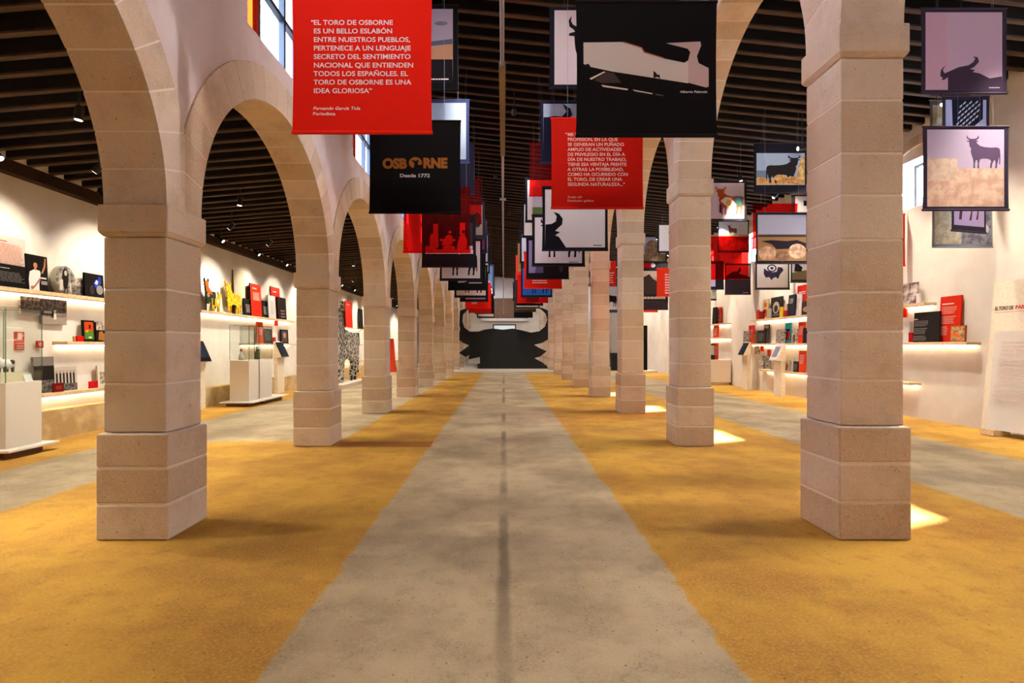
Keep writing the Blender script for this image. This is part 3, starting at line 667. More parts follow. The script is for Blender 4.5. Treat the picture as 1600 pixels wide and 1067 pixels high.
aisle(1441.5, 1576, 328, 7.0, (52, 42, 58), [R(.05, .04, .945, .965, (190, 170, 196)), R(.05, .04, .945, .50, ('n', (206, 172, 150), (178, 140, 122), 7.0)), R(.05, .35, .4, .62, ('n', (204, 180, 160), (182, 152, 134), 9.0)), B(.49, .50, .91, .9, (92, 72, 102))], 'banner with a standing bull over a sandy field, lower right', 1.07)
aisle(1472, 1546, 270, 9.0, (44, 36, 50), [R(.07, .05, .93, .95, (166, 166, 206)), P([(.2, .95), (.22, .5), (.27, .40), (.86, .70), (.86, .95)], (26, 22, 40)), P([(.26, .42), (.3, .2), (.26, 0.05), (.33, .05), (.38, .42)], (26, 22, 40)), P([(.5, .45), (.62, .5), (.58, .2), (.5, .05), (.54, .05), (.64, .2)], (26, 22, 40)), P([(.78, .6), (.86, .6), (.83, .3), (.78, .2)], (26, 22, 40)), [P([(.25+.02*i+.075*j, .45+.075*i+.04*j+.012), (.25+.02*i+.075*j+.055, .45+.075*i+.04*j+.042), (.25+.02*i+.075*j+.055, .45+.075*i+.04*j+.064), (.25+.02*i+.075*j, .45+.075*i+.04*j+.034)], (196, 196, 216)) for i in range(6) for j in range(7) if .45+.075*i+.04*j < .88]],
      'lilac banner with a dark lettered bull between the two mauve banners', 1.27)
aisle(1453, 1500, 262, 9.7, (120, 116, 124), [R(.08, .06, .94, .93, ('n', (236, 232, 226), (190, 180, 110), 5.0))], 'white banner with yellow leaves at the left of the lilac one', 1.2)
aisle(1477, 1551, 362, 8.6, (48, 38, 54), [R(.06, .1, .94, .95, (178, 156, 196)), P([(.2, .95), (.24, .5), (.2, .2), (.28, .2), (.34, .6), (.5, .62), (.55, .35), (.5, .2), (.57, .2), (.63, .6), (.75, .66), (.74, .35), (.7, .22), (.76, .22), (.82, .7), (.84, .95)], (88, 36, 60))], 'mauve banner with dark red bull legs under the sandy field banner', 0.9, False, 0.28)
aisle(1456, 1551, 386, 9.15, (150, 158, 176), [R(.04, .05, .48, .95, ('n', (176, 172, 140), (214, 206, 190), 9.0)), R(.5, .05, .97, .95, ('n', (92, 92, 112), (150, 148, 164), 9.0)), E(.88, .3, .06, .08, (220, 216, 226))], 'lowest banner right of the near column with grey and straw pictures', 1.0)
aisle(1177.5, 1260, 301.5, 11.6, (30, 28, 40), [R(.05, .16, .97, .80, (176, 196, 226)), R(.05, .30, .4, .45, (122, 140, 172)), R(.05, .17, .97, .27, ('n', (222, 176, 92), (170, 116, 60), 9.0)), B(.22, .2, .92, .77, (44, 36, 40), True), E(.14, .27, .09, .05, ('n', (226, 180, 100), (178, 122, 62), 9.0)), E(.5, .3, .12, .07, ('n', (226, 180, 100), (178, 122, 62), 9.0)), E(.72, .27, .12, .06, ('n', (214, 164, 88), (170, 112, 58), 9.0)), P([(.82, .27), (.84, .5), (.92, .72), (.97, .75), (.97, .25)], ('n', (226, 190, 120), (176, 126, 62), 14.0))],
      'navy framed banner of a dark bull among golden bushes')
aisle(1180.5, 1262, 411.5, 11.4, (34, 30, 40), [R(.04, .05, .97, .96, (184, 186, 214)), R(.04, .05, .97, .56, (170, 132, 92)), R(.04, .52, .97, .57, (84, 66, 60)), P([(.1, .44), (.3, .46), (.6, .44), (.8, .46), (.97, .4), (.97, .3), (.4, .28), (.3, .38)], (46, 40, 52)), E(.22, .2, .17, .14, ('n', (224, 188, 158), (178, 134, 104), 9.0)), E(.8, .24, .17, .15, ('n', (228, 196, 170), (180, 136, 106), 9.0)), E(.52, .14, .14, .1, ('n', (160, 116, 90), (112, 78, 62), 9.0))],
      'banner with a lake and pinkish bushes, below the golden bushes')
aisle(1084, 1167, 345, 14.5, (40, 34, 44), [R(.04, .05, .95, .95, (226, 214, 222)), B(.38, .16, .97, .88, (190, 84, 40)), P([(.5, .5), (.6, .6), (.7, .58), (.8, .4), (.76, .3), (.64, .34)], (240, 230, 226)), P([(.78, .62), (.92, .6), (.95, .4), (.84, .34), (.76, .5)], (48, 74, 66)), R(.48, .2, .52, .42, (60, 44, 96)), E(.66, .45, .05, .08, (226, 180, 50))],
      'white banner with a colourful patchwork painted bull')
aisle(1121, 1170.5, 394, 18.0, (36, 32, 50), [R(.04, .05, .96, .95, (214, 216, 232)), R(.04, .05, .96, .5, ('n', (120, 70, 66), (70, 40, 44), 6.0)), R(.04, .48, .96, .55, (170, 150, 96)), B(.3, .52, .62, .88, (116, 76, 66))], 'banner with a brown bull above a ploughed field, below the patchwork bull')
aisle(1098, 1170, 436, 13.2, RED, [], 'translucent red banner over the ploughed field picture', 1.03, True)
aisle(1132.5, 1173, 460, 18.8, (62, 56, 74), [R(.04, .52, .96, .95, (220, 204, 206)), P([(.04, .52), (.04, .6), (.3, .74), (.5, .76), (.6, .92), (.63, .78), (.55, .68), (.8, .62), (.96, .56), (.96, .52)], (40, 30, 40)), L(.7, .05, .94, .09, 1, WHITE, 2)], 'grey banner with a bull silhouette seen through red')
aisle(1098, 1131, 452, 20.5, NAVY, [R(.1, .1, .6, .9, (180, 160, 196)), R(.62, .1, .94, .5, INK)], 'narrow banner with lilac stripe beside the second right column')
aisle(1100, 1130, 469, 22.0, (46, 40, 46), [R(.05, .06, .95, .95, (226, 220, 216)), B(.3, .2, .9, .8, (150, 140, 140))], 'small white banner low beside the second right column', .95)
aisle(1176, 1246, 388, 12.9, RED, [], 'translucent red banner behind the lake picture', 1.05, True)
aisle(1236, 1300, 350, 14.0, (44, 38, 44), [R(.1, .1, .95, .95, (206, 200, 206)), P([(.1, .15), (.1, .25), (.95, .55), (.95, .15)], (176, 124, 72)), R(.3, .62, .42, .8, INK)], 'banner with a brown slope beside the near right column', .75)
aisle(1180, 1234, 452, 16.0, (40, 36, 42), [R(.05, .05, .95, .95, (226, 216, 206)), P([(.24, .46), (.25, .62), (.34, .55), (.5, .5), (.62, .52), (.66, .66), (.78, .64), (.82, .56), (.72, .44), (.66, .3), (.6, .36), (.5, .32), (.48, .26), (.4, .36), (.3, .34)], (54, 44, 66)), E(.48, .62, .14, .11, (54, 44, 66)), E(.48, .62, .1, .075, (226, 216, 206)), E(.48, .62, .05, .04, (54, 44, 66))],
      'white banner with a doodled black bull under the lake picture', 1.0)
aisle(1235, 1282, 441, 14.6, (40, 36, 40), [R(.05, .35, .95, .95, (190, 182, 190)), P([(.05, .35), (.3, .42), (.95, .5), (.95, .1), (.05, .1)], (104, 90, 62)), P([(.12, .4), (.16, .8), (.2, .9), (.24, .7), (.4, .55), (.36, .4)], INK)], 'small landscape banner next to the doodled bull', .72)
aisle(1027, 1074, 394.5, 20.0, (40, 36, 44), [R(.06, .05, .95, .95, (230, 222, 222)), B(.3, .14, .9, .86, ('s', (226, 214, 190), (70, 56, 60), 9.0))], 'white banner with a spotted bull beside the third right column')
aisle(998, 1042, 409, 22.5, (40, 34, 40), [R(.05, .04, .95, .96, (176, 184, 214)), R(.05, .04, .95, .3, (120, 106, 70)), E(.5, .45, .3, .4, ('n', (150, 124, 92), (90, 72, 56), 9.0))], 'banner with a leafy tree against blue sky, right aisle')
aisle(1026, 1072, 463, 20.6, (228, 54, 26), [L(.28, .1, .95, .85, 8, (240, 210, 200), 9)], 'orange-red banner with white text beside the second right column')
aisle(985, 1044, 472, 23.15, (40, 32, 36), [R(.03, .62, .97, .78, (206, 184, 170)), R(.3, .86, .6, .98, (196, 20, 30)), E(.6, .92, .06, .05, (220, 220, 236)), R(.03, .4, .97, .62, (190, 160, 130)), P([(.03, .2), (.03, .5), (.3, .6), (.5, .7), (.6, .58), (.75, .5), (.97, .5), (.97, .2)], (60, 48, 44)), L(.35, .08, .95, .2, 1, (206, 180, 150), 3)], 'banner of dark rooftops against a dusk sky, right aisle', 1.7)
aisle(1002, 1044, 484, 25.5, (64, 52, 60), [R(.05, .7, .5, .95, (224, 210, 206)), L(.55, .7, .95, .8, 1, WHITE, 2)], 'grey banner below the rooftops picture', .8)
aisle(1000, 1028, 487.5, 27.0, (228, 56, 30), [], 'small orange-red banner edge below the grey one', .6)
aisle(925, 962.5, 446, 24.0, (220, 40, 30), [L(.4, .1, .95, .6, 5, (240, 200, 190), 4)], 'red banner between the third and fourth right columns')
aisle(930, 966, 488, 26.0, (52, 52, 72), [R(.05, .1, .95, .95, (214, 214, 222)), B(.4, .2, .95, .85, INK)], 'white banner with bull between the third and fourth right columns', 1.3)
aisle(1376, 1414, 415, 11.6, (224, 40, 24), [], 'red banner strip showing right of the near right column', 1.1)
aisle(1374, 1414, 305, 11.9, (36, 32, 36), [R(.06, .05, .9, .95, (214, 206, 204))], 'dark framed banner edge showing right of the near right column', 1.1)

# ------------------------------------------------------------------ wall shelves with light strips
def shelf(side, Y0, Y1, top, label):
    X = XL if side < 0 else XR; d = 0.26; x0, x1 = (X, X+d) if side < 0 else (X-d, X)
    root = thing('wall_shelf', label, 'shelf', ((x0+x1)/2, (Y0+Y1)/2, top-0.06), 0, 'lit shelves on the %s wall' % ('left' if side < 0 else 'right'))
    hl = (Y1-Y0)/2
    m = M(); m.box(-d/2+0.001, d/2-0.001, -hl, hl, 0, 0.06, SHELFW); m.build('plank', root, None, 0.004)
    xs = -side*-0.05*0+(-d/2+0.03 if side < 0 else d/2-0.055)
    m = M(); m.box(xs, xs+0.025, -hl+0.04, hl-0.04, -0.012, -0.001, LED); m.build('light_strip', root)
def wall_y(p, X): return X*F/(p-VX)
BOARDN = 0
def board(side, p0, p1, ptop, base, face, ops, label, cat='panel', name='display_board', off=0.13, lean=0.05, edge=None, group=None, circle=False, pbot=None):
    """a board leaning or hanging on a side wall; p0..p1 and ptop were measured on the photograph"""
    X = (XL+off) if side < 0 else (XR-off)
    a, b = wall_y(p0, X), wall_y(p1, X); ym = (a+b)/2; w = abs(b-a)
    ztop = EYE+(VY-ptop)*ym/F
    if base is None: base = EYE+(VY-pbot)*ym/F
    h = max(0.05, ztop-base)
    root = thing(name, label, cat, (X, ym, base+0.001), PI/2 if side < 0 else -PI/2, group)
    root.rotation_euler = (-lean, 0, PI/2 if side < 0 else -PI/2)
    m = M()
    fm = colour_mat(face); em = colour_mat(edge) if edge else fm
    if circle:
        n = 28; pts = [(w/2*math.cos(2*PI*i/n), h/2+h/2*math.sin(2*PI*i/n)) for i in range(n)]
        m.prism(pts, 0, 0.09, em, 'y'); m.add([(q[0], -0.001, q[1]) for q in pts], [tuple(range(n))], fm)
    else:
        m.box(-w/2, w/2, 0, 0.028, 0, h, em); m.add([(-w/2, -0.001, 0), (w/2, -0.001, 0), (w/2, -0.001, h), (-w/2, -0.001, h)], [(0, 1, 2, 3)], fm)
    m.build('board', root)
    if ops: print_on(root, ops, w, h, -0.003)
    return root
UP, MID, LOW = 2.36, 1.57, 0.74
shelf(-1, 6.2, 19.0, UP, 'long upper lit shelf on the left wall')
shelf(-1, 9.03, 12.2, MID, 'short middle lit shelf on the left wall left of the near column')
shelf(-1, 6.6, 12.0, LOW, 'lowest lit shelf on the left wall above the ledge')
shelf(-1, 15.4, 19.0, MID, 'middle lit shelf on the left wall behind the paired glass cases')
shelf(-1, 21.0, 28.0, UP, 'upper lit shelf on the left wall behind the doodled bull')
shelf(-1, 21.5, 28.0, MID, 'middle lit shelf on the left wall behind the doodled bull')
shelf(-1, 21.5, 28.0, LOW, 'lowest lit shelf on the left wall behind the doodled bull')
shelf(1, 10.8, 18.4, UP, 'upper lit shelf on the right wall between the near columns')
shelf(1, 9.8, 18.75, MID, 'middle lit shelf on the right wall, reaching past the near column')
shelf(1, 11.2, 17.8, LOW, 'lowest lit shelf on the right wall between the near columns')
shelf(1, 20.55, 25.0, UP, 'upper lit shelf on the right wall beside the second column')
shelf(1, 20.55, 25.0, MID+0.25, 'middle lit shelf on the right wall beside the second column')

GREY = (198, 190, 178); PH1 = ('n', (60, 54, 50), (170, 158, 144), 14.0); PH2 = ('n', (40, 36, 34), (120, 110, 102), 18.0); PH3 = ('n', (90, 80, 70), (206, 190, 168), 16.0)
TXT = (206, 200, 196); ORD2 = (224, 46, 22); SKIN = (186, 122, 84)
# left wall, first bay
board(-1, -40, 43, 366, UP, GREY, [L(.42, .42, .92, .86, 14, (190, 120, 100), 5), L(.4, .87, .62, .91, 1, (200, 40, 24), 2)], 'pale grey panel with red print at the far left of the upper shelf', off=0.11)
board(-1, -40, 41.5, 411, UP, (22, 18, 16), [L(.35, .25, .95, .7, 8, (110, 104, 100), 6), L(.35, .8, .7, .86, 1, TXT, 2)], 'black panel with grey print standing before the pale grey panel', off=0.19)
board(-1, 43.5, 76, 399, UP, (24, 18, 16), [P([(.08, 0), (.06, .3), (.12, .52), (.34, .6), (.6, .58), (.64, .5), (.55, .2), (.55, 0)], (236, 226, 226)), R(.34, .58, .44, .66, SKIN), E(.36, .75, .11, .075, (30, 20, 18)), E(.40, .71, .095, .08, SKIN), P([(.58, .56), (.68, .54), (.8, .72), (.86, .95), (.92, .95), (.88, .7), (.74, .5)], SKIN), P([(.12, .12), (.16, .02), (.28, .06), (.62, .32), (.58, .38), (.3, .14)], SKIN), R(.6, .36, .9, .4, (226, 216, 210)), R(.64, .2, .94, .3, (150, 140, 134))],
      'colour photo of a man in a white shirt raising one arm', 'photograph', 'photo_board', 0.14)
board(-1, 87, 118, 416, UP, PH1, [E(.48, .55, .16, .38, (34, 28, 26)), R(.42, .05, .47, .3, (30, 24, 22)), R(.55, .05, .6, .3, (30, 24, 22)), R(.2, .12, .36, .5, (206, 196, 184)), E(.5, .75, .07, .1, (190, 180, 170)), R(.68, .1, .78, .4, (200, 190, 180))], 'round black and white photo of a dark animal', 'photograph', 'photo_drum', 0.2, 0.02, (206, 196, 172), None, True)
board(-1, 116, 136, 438, UP, PH3, [R(0, .0, 1, .6, PH2)], 'small sepia photo behind the round photo', 'photograph', 'photo_board', 0.08)
board(-1, 133.5, 163, 428, UP, (26, 20, 20), [P([(.45, .6), (.55, .75), (.8, .8), (.86, .65), (.7, .55), (.55, .4)], (40, 70, 190)), E(.78, .82, .09, .09, (34, 56, 150)), P([(.5, .6), (.6, .76), (.7, .7), (.64, .55)], (220, 214, 222)), E(.36, .45, .06, .05, (210, 50, 40)), E(.76, .35, .18, .2, (150, 146, 140)), E(.35, .3, .12, .18, (60, 50, 46))], 'colour photo of a rider in blue, next to the near left column', 'photograph', 'photo_board', 0.15)
board(-1, 32, 62, 464, None, PH3, [R(0, .3, 1, .8, PH2), R(0, 0, 1, .25, (130, 120, 112))], 'wide black and white photo hanging under the upper shelf, left one', 'photograph', 'photo_board', 0.06, 0, pbot=492)
board(-1, 64, 104, 468, None, PH2, [R(0, .0, 1, .3, (170, 154, 138)), R(.48, .2, .58, .6, (230, 222, 212)), R(0, .36, .42, .42, (30, 26, 24)), R(.1, .42, .4, .52, (210, 200, 190)), R(.6, .4, 1, .47, (200, 190, 178)), R(.4, .26, .46, .5, (28, 24, 22)), E(.5, .62, .04, .05, (80, 60, 50))], 'black and white crowd photo hanging under the upper shelf, right one', 'photograph', 'photo_board', 0.06, 0, pbot=507)
board(-1, 24.3, 38, 518.5, None, (214, 62, 46), [R(.2, .56, .72, .94, (234, 210, 196)), P([(.72, .7), (.9, .8), (.86, .86), (.72, .78)], (234, 210, 196)), R(0, .34, 1, .37, (226, 212, 200)), L(.1, .06, .9, .3, 2, (234, 210, 196), 3)], 'red and white fire safety sign on the left wall', 'sign', 'safety_sign', 0.03, 0, pbot=546.5)
board(-1, 58.5, 68, 532.5, None, (196, 44, 36), [E(.5, .5, .25, .25, (236, 226, 214)), E(.5, .5, .1, .1, (60, 70, 60))], 'small square red fire alarm button on the left wall', 'alarm button', 'alarm_button', 0.05, 0, pbot=543.5)
board(-1, 116, 121.5, 525.5, MID, (236, 190, 130), [], 'small pale orange card on the short middle shelf', 'card', 'small_card', 0.1)
board(-1, 120.5, 131, 525, MID, (214, 12, 14), [], 'small plain red box on the short middle shelf', 'box', 'small_box', 0.17, 0)
board(-1, 130.5, 148.5, 500.5, MID, (24, 22, 18), [R(.12, .12, .88, .92, (222, 70, 24)), R(.12, .12, .88, .5, (90, 140, 50)), P([(.12, .5), (.4, .55), (.5, .5), (.3, .42)], (220, 200, 60)), R(.5, .6, .66, .8, (40, 24, 20)), R(.45, .16, .7, .24, (226, 220, 190))], 'framed red and green picture on the short middle shelf', 'picture', 'framed_picture', 0.11)
board(-1, 150.5, 166, 503.5, MID, (28, 22, 20), [R(.05, .6, .95, .98, PH3), P([(.2, .1), (.3, .5), (.6, .55), (.9, .3), (.8, .05)], (170, 110, 50))], 'dark photo with brown tones beside the red and green picture', 'photograph', 'photo_board', 0.1)
board(-1, 54, 86, 557.5, LOW, PH2, [R(0, .75, 1, 1, (140, 130, 122)), R(0, .35, 1, .75, (36, 32, 30))], 'large dark crowd photo on the lowest left shelf', 'photograph', 'photo_board', 0.12)
board(-1, 86, 121, 573, LOW, (206, 196, 184), [R(0, 0, 1, .3, PH2)]+[R(.06+.15*i, .3, .14+.15*i, .74+.04*(i % 2), (46, 40, 38)) for i in range(6)]+[R(.06+.15*i, .74, .14+.15*i, .86, (190, 160, 140)) for i in range(6)], 'black and white team photo on the lowest left shelf', 'photograph', 'photo_board', 0.1)
board(-1, 84, 100, 598.5, LOW, (122, 22, 22), [R(.2, .3, .8, .7, (150, 50, 44))], 'dark red book lying before the team photo', 'book', 'small_book', 0.2, 0)
board(-1, 140.5, 153, 595.5, LOW, (210, 20, 26), [], 'plain red box on the lowest left shelf', 'box', 'small_box', 0.16, 0)
board(-1, 153.5, 168, 571, LOW, (228, 220, 204), [R(.2, .15, .9, .7, PH3)], 'pale framed picture on the lowest left shelf beside the column', 'picture', 'framed_picture', 0.12)
# left wall, second bay
def bull_figure(side, p0, p1, ptop, base, mat, label, off=0.14, flip=False, extra=None, th=0.03, name='bull_figure', cat='figure', group=None):
    X = (XL+off) if side < 0 else (XR-off)
    a, b = wall_y(p0, X), wall_y(p1, X); ym = (a+b)/2; w = abs(b-a); h = EYE+(VY-ptop)*ym/F-base
    root = thing(name, label, cat, (X, ym, base+0.001), PI/2 if side < 0 else -PI/2, group)
    pts = [((-(p[0]-.5) if flip else p[0]-.5)*w, p[1]*h) for p in BULL]
    if flip: pts = pts[::-1]
    m = M(); m.prism(pts, -th/2, th/2, colour_mat(mat)); m.build('body', root)
    if extra: print_on(root, extra, w, h, -th/2-0.003, 'painted_patch')
    return root
bull_figure(-1, 318, 337, 436, UP, (40, 60, 44), 'dark cut-out bull with an orange beak-like patch on the upper left shelf', 0.16, False, [P([(.06, .88), (.14, .95), (.34, .9), (.36, .74), (.62, .6), (.7, .52), (.4, .56), (.2, .6)], (236, 96, 24)), R(.2, .0, .42, .22, (214, 214, 208)), E(.34, .5, .1, .07, (226, 120, 110))])
bull_figure(-1, 330, 346, 455, UP, (220, 184, 50), 'small yellow and black cut-out bull on the upper left shelf', 0.2, True, [R(.12, .3, .3, .62, (50, 40, 26)), E(.6, .5, .12, .1, (232, 220, 170))])
bull_figure(-1, 350, 376.5, 440, UP, ('s', (240, 204, 30), (196, 70, 30), 13.0), 'yellow cut-out bull with red spots on the upper left shelf', 0.16)
board(-1, 367.5, 384.5, 423.5, UP, (214, 200, 174), [], 'tall plain cream panel behind the yellow spotted bull', off=0.10, edge=(140, 110, 84))
board(-1, 382, 395, 467, UP, (34, 28, 26), [L(.2, .2, .8, .7, 6, TXT, 3)], 'small black panel left of the red panel, upper left shelf', off=0.155)
board(-1, 393, 409.5, 444, UP, ORD2, [L(.2, .5, .85, .76, 7, (240, 170, 150), 4), L(.15, .84, .6, .92, 1, CREAM, 2)], 'bright red text panel between two small black panels', off=0.2, edge=(60, 30, 26))
board(-1, 410, 421.5, 470, UP, (34, 28, 26), [L(.2, .2, .8, .7, 6, TXT, 5)], 'small black panel right of the red panel, upper left shelf', off=0.12)
board(-1, 420.5, 431.5, 462, UP, (226, 218, 214), [L(.2, .2, .8, .8, 8, (180, 170, 168), 5)], 'narrow white panel on the upper left shelf', off=0.2)
board(-1, 425.5, 439, 449, UP, (206, 40, 24), [L(.2, .84, .7, .9, 1, CREAM, 2)], 'second red panel, behind the narrow white one', off=0.1)
board(-1, 435, 448, 465, UP, (40, 28, 28), [P([(.1, .0), (.1, .55), (.25, .66), (.25, .98), (.8, .98), (.8, .7), (.95, .6), (.95, 0)], (30, 22, 22)), L(.3, .1, .8, .5, 3, (150, 110, 110), 3)], 'dark bottle-shaped board at the end of the upper left shelf', off=0.2)
board(-1, 403, 412, 503, MID, (226, 84, 34), [L(.2, .4, .8, .8, 5, CREAM, 3)], 'orange-red panel behind the paired glass cases', off=0.12)
board(-1, 412, 425.5, 514, MID, (62, 66, 64), [L(.15, .2, .85, .85, 8, (130, 136, 134), 5)], 'dark grey panel behind the paired glass cases', off=0.12)
board(-1, 430, 434.5, 498.5, None, (220, 36, 22), [], 'little red tag hanging below the upper left shelf', 'tag', 'hanging_tag', 0.2, 0, pbot=509)
board(-1, 439, 451, 515, MID, (30, 24, 24), [R(.15, .12, .85, .9, (90, 64, 60)), E(.5, .6, .2, .2, (170, 130, 116))], 'small black framed portrait on the middle shelf behind the cases', 'picture', 'framed_picture', 0.12)
board(-1, 427, 431, 527, MID, (200, 30, 30), [], 'tiny red card on the middle shelf behind the cases', 'card', 'small_card', 0.18, 0)
# left wall, third bay
board(-1, 541, 551, 471, UP, (214, 40, 24), [L(.2, .86, .8, .92, 1, CREAM, 2)], 'red panel on the shelf behind the doodled bull', off=0.19)
board(-1, 546.5, 553, 463, UP, (220, 210, 188), [], 'cream panel behind the red one, third bay of the left wall', off=0.12)
board(-1, 562, 568, 483, UP, (40, 34, 32), [], 'narrow black panel on the shelf behind the doodled bull', off=0.12)
board(-1, 556, 562, 520, MID, (46, 40, 38), [E(.5, .6, .3, .2, (120, 110, 106))], 'small dark picture on the middle shelf behind the doodled bull', 'picture', 'framed_picture', 0.12)

# right wall, between the near columns: upper, middle and lower shelf
board(1, 1181.5, 1186, 484.5, UP, (206, 60, 30), [], 'small orange box at the far end of the upper right shelf', 'box', 'small_box', 0.14, 0)
board(1, 1186, 1192.5, 486.5, UP, (130, 24, 34), [], 'small dark red box on the upper right shelf', 'box', 'small_box', 0.18, 0)
board(1, 1190.5, 1199.5, 468, UP, (216, 196, 150), [R(.15, .1, .85, .5, (214, 90, 30)), E(.5, .72, .25, .14, (220, 110, 40)), R(.3, .3, .6, .5, (120, 40, 24))], 'orange and cream poster panel on the upper right shelf', off=0.13)
board(1, 1198.5, 1204.5, 482.5, UP, (178, 166, 150), [], 'small grey card beside the black photo, upper right shelf', 'card', 'small_card', 0.18, 0)
board(1, 1203.5, 1221, 464, UP, (48, 38, 34), [E(.48, .5, .3, .28, (190, 176, 160)), E(.48, .44, .17, .17, (60, 50, 46)), R(.2, .1, .8, .2, (110, 96, 86))], 'black photo with a pale round arch on the upper right shelf', 'photograph', 'photo_board', 0.13)
board(1, 1218, 1223.5, 479.5, UP, (230, 186, 40), [], 'small yellow box on the upper right shelf', 'box', 'small_box', 0.2, 0)
board(1, 1225, 1230.5, 475, UP, (190, 40, 40), [R(0, .5, 1, 1, (206, 190, 160))], 'small red and cream figure card on the upper right shelf', 'card', 'small_card', 0.17, 0)
board(1, 1231, 1241, 460.5, UP, (46, 44, 54), [L(.2, .6, .8, .85, 4, TXT, 3)], 'dark slate panel on the upper right shelf', off=0.18)
board(1, 1241, 1251.5, 459, UP, (228, 222, 216), [L(.2, .3, .8, .8, 8, (190, 184, 180), 3)], 'white panel on the upper right shelf beside the slate panel', off=0.125)
board(1, 1244, 1264, 445, UP, (214, 44, 30), [L(.12, .7, .7, .82, 2, CREAM, 3)], 'tall red panel behind the white panel, upper right shelf', off=0.07)
board(1, 1252.5, 1270, 470, UP, (60, 46, 36), [E(.4, .4, .3, .2, (206, 180, 140))], 'brown photo next to the near right column, upper shelf', 'photograph', 'photo_board', 0.2)
board(1, 1161, 1170, 517, MID, PH1, [], 'round-cornered grey photo at the far end of the middle right shelf', 'photograph', 'photo_board', 0.18)
board(1, 1168.5, 1177, 508.5, MID, ORD2, [L(.2, .3, .8, .8, 7, (240, 180, 160), 3)], 'red text panel at the far end of the middle right shelf', off=0.12)
board(1, 1177, 1182, 522, MID, (130, 92, 60), [], 'small brown card on the middle right shelf', 'card', 'small_card', 0.215, 0)
board(1, 1182, 1195, 516, MID, (52, 46, 44), [L(.15, .2, .85, .8, 6, (130, 124, 120), 3)], 'wide dark panel on the middle right shelf', off=0.15)
board(1, 1192.5, 1200.5, 507, MID, (70, 58, 50), [R(.1, .8, .9, .95, (170, 150, 130)), L(.2, .1, .8, .6, 5, (130, 116, 104), 3)], 'tall dark brown panel on the middle right shelf', off=0.1)
board(1, 1212, 1226, 515, MID, PH1, [], 'square grainy photo on the middle right shelf', 'photograph', 'photo_board', 0.16)
board(1, 1225.5, 1234.5, 504.5, MID, (40, 170, 176), [R(.15, .15, .9, .6, (150, 30, 36)), R(.15, .6, .9, .7, (30, 40, 50))], 'teal and red book cover on the middle right shelf', 'book', 'book_board', 0.1)
board(1, 1236.5, 1244.5, 514, MID, PH3, [R(.3, .1, .7, .6, (90, 70, 56))], 'sepia portrait on the middle right shelf', 'photograph', 'photo_board', 0.16)
board(1, 1246.5, 1256.5, 503, MID, (226, 58, 28), [L(.15, .4, .85, .85, 7, (240, 190, 170), 3)], 'red text panel by the near right column, middle shelf', off=0.14)
board(1, 1254, 1272, 512, MID, (44, 38, 36), [], 'dark panel half hidden by the near right column', off=0.2)
board(1, 1179, 1186, 540.5, None, PH3, [], 'little sepia photo below the middle right shelf', 'photograph', 'photo_board', 0.06, 0, pbot=553)
board(1, 1188, 1192, 540.5, None, (222, 60, 34), [], 'little red tag below the middle right shelf, further one', 'tag', 'hanging_tag', 0.06, 0, pbot=549)
board(1, 1199, 1203.5, 546, None, (226, 76, 40), [], 'little orange tag below the middle right shelf', 'tag', 'hanging_tag', 0.06, 0, pbot=558)
board(1, 1184.5, 1192, 562, LOW, PH3, [], 'small sepia photo at the far end of the lowest right shelf', 'photograph', 'photo_board', 0.16)
board(1, 1190, 1201.5, 556, LOW, PH1, [], 'grey street photo on the lowest right shelf', 'photograph', 'photo_board', 0.1)
board(1, 1204.5, 1212, 565.5, LOW, ('n', (110, 90, 70), (190, 170, 140), 16.0), [], 'small brown picture on the lowest right shelf', 'picture', 'framed_picture', 0.16)
board(1, 1225.5, 1233, 563, LOW, (216, 206, 200), [P([(.2, .1), (.4, .9), (.8, .5), (.6, .1)], (170, 90, 80))], 'white picture with red scribble on the lowest right shelf', 'picture', 'framed_picture', 0.14)
board(1, 1232.5, 1238.5, 558.5, LOW, (232, 226, 220), [P([(.4, .1), (.3, .9), (.6, .6)], (150, 146, 144))], 'narrow white picture on the lowest right shelf', 'picture', 'framed_picture', 0.1)
board(1, 1239, 1246.4, 564.5, LOW, (52, 48, 46), [L(.15, .2, .85, .8, 4, (140, 134, 130), 3)], 'small black text panel on the lowest right shelf', off=0.16)
board(1, 1247, 1258, 548, LOW, (230, 72, 36), [L(.15, .4, .85, .85, 6, (244, 200, 180), 3)], 'red text panel on the lowest right shelf', off=0.13)
# right wall, right of the near column
board(1, 1398, 1432, 443, UP, ('n', (214, 200, 192), (96, 60, 54), 6.0), [], 'white board with brown calligraphic bull pattern on the upper right shelf end', off=0.14)
board(1, 1431.5, 1437.5, 456.5, UP, (232, 226, 220), [R(.1, .9, .8, 1, (150, 110, 100))], 'white book at the near end of the upper right shelf', 'book', 'book_board', 0.18, 0)
board(1, 1408, 1419.5, 503, MID, (228, 220, 212), [], 'plain white card on the middle right shelf', 'card', 'small_card', 0.1)
board(1, 1419.5, 1425.5, 519.5, MID, (186, 16, 22), [], 'small red box beside the black text panel', 'box', 'small_box', 0.2, 0)
board(1, 1426.5, 1466.5, 487.5, MID, (40, 33, 34), [L(.05, .54, .6, .74, 4, (130, 124, 120), 3), L(.05, .28, .6, .5, 4, (130, 124, 120), 4), L(.05, .06, .58, .24, 3, (130, 124, 120), 5), L(.05, .75, .25, .82, 1, TXT, 2)], 'large black text panel on the near end of the middle right shelf', off=0.19)
board(1, 1466.5, 1499, 462.5, MID, (222, 44, 20), [L(.1, .82, .8, .88, 1, CREAM, 2), L(.1, .62, .85, .79, 5, (240, 170, 150), 3), L(.1, .4, .85, .58, 5, (240, 170, 150), 4), L(.1, .15, .5, .36, 5, (240, 170, 150), 5)], 'tall red text panel on the near end of the middle right shelf', off=0.10)
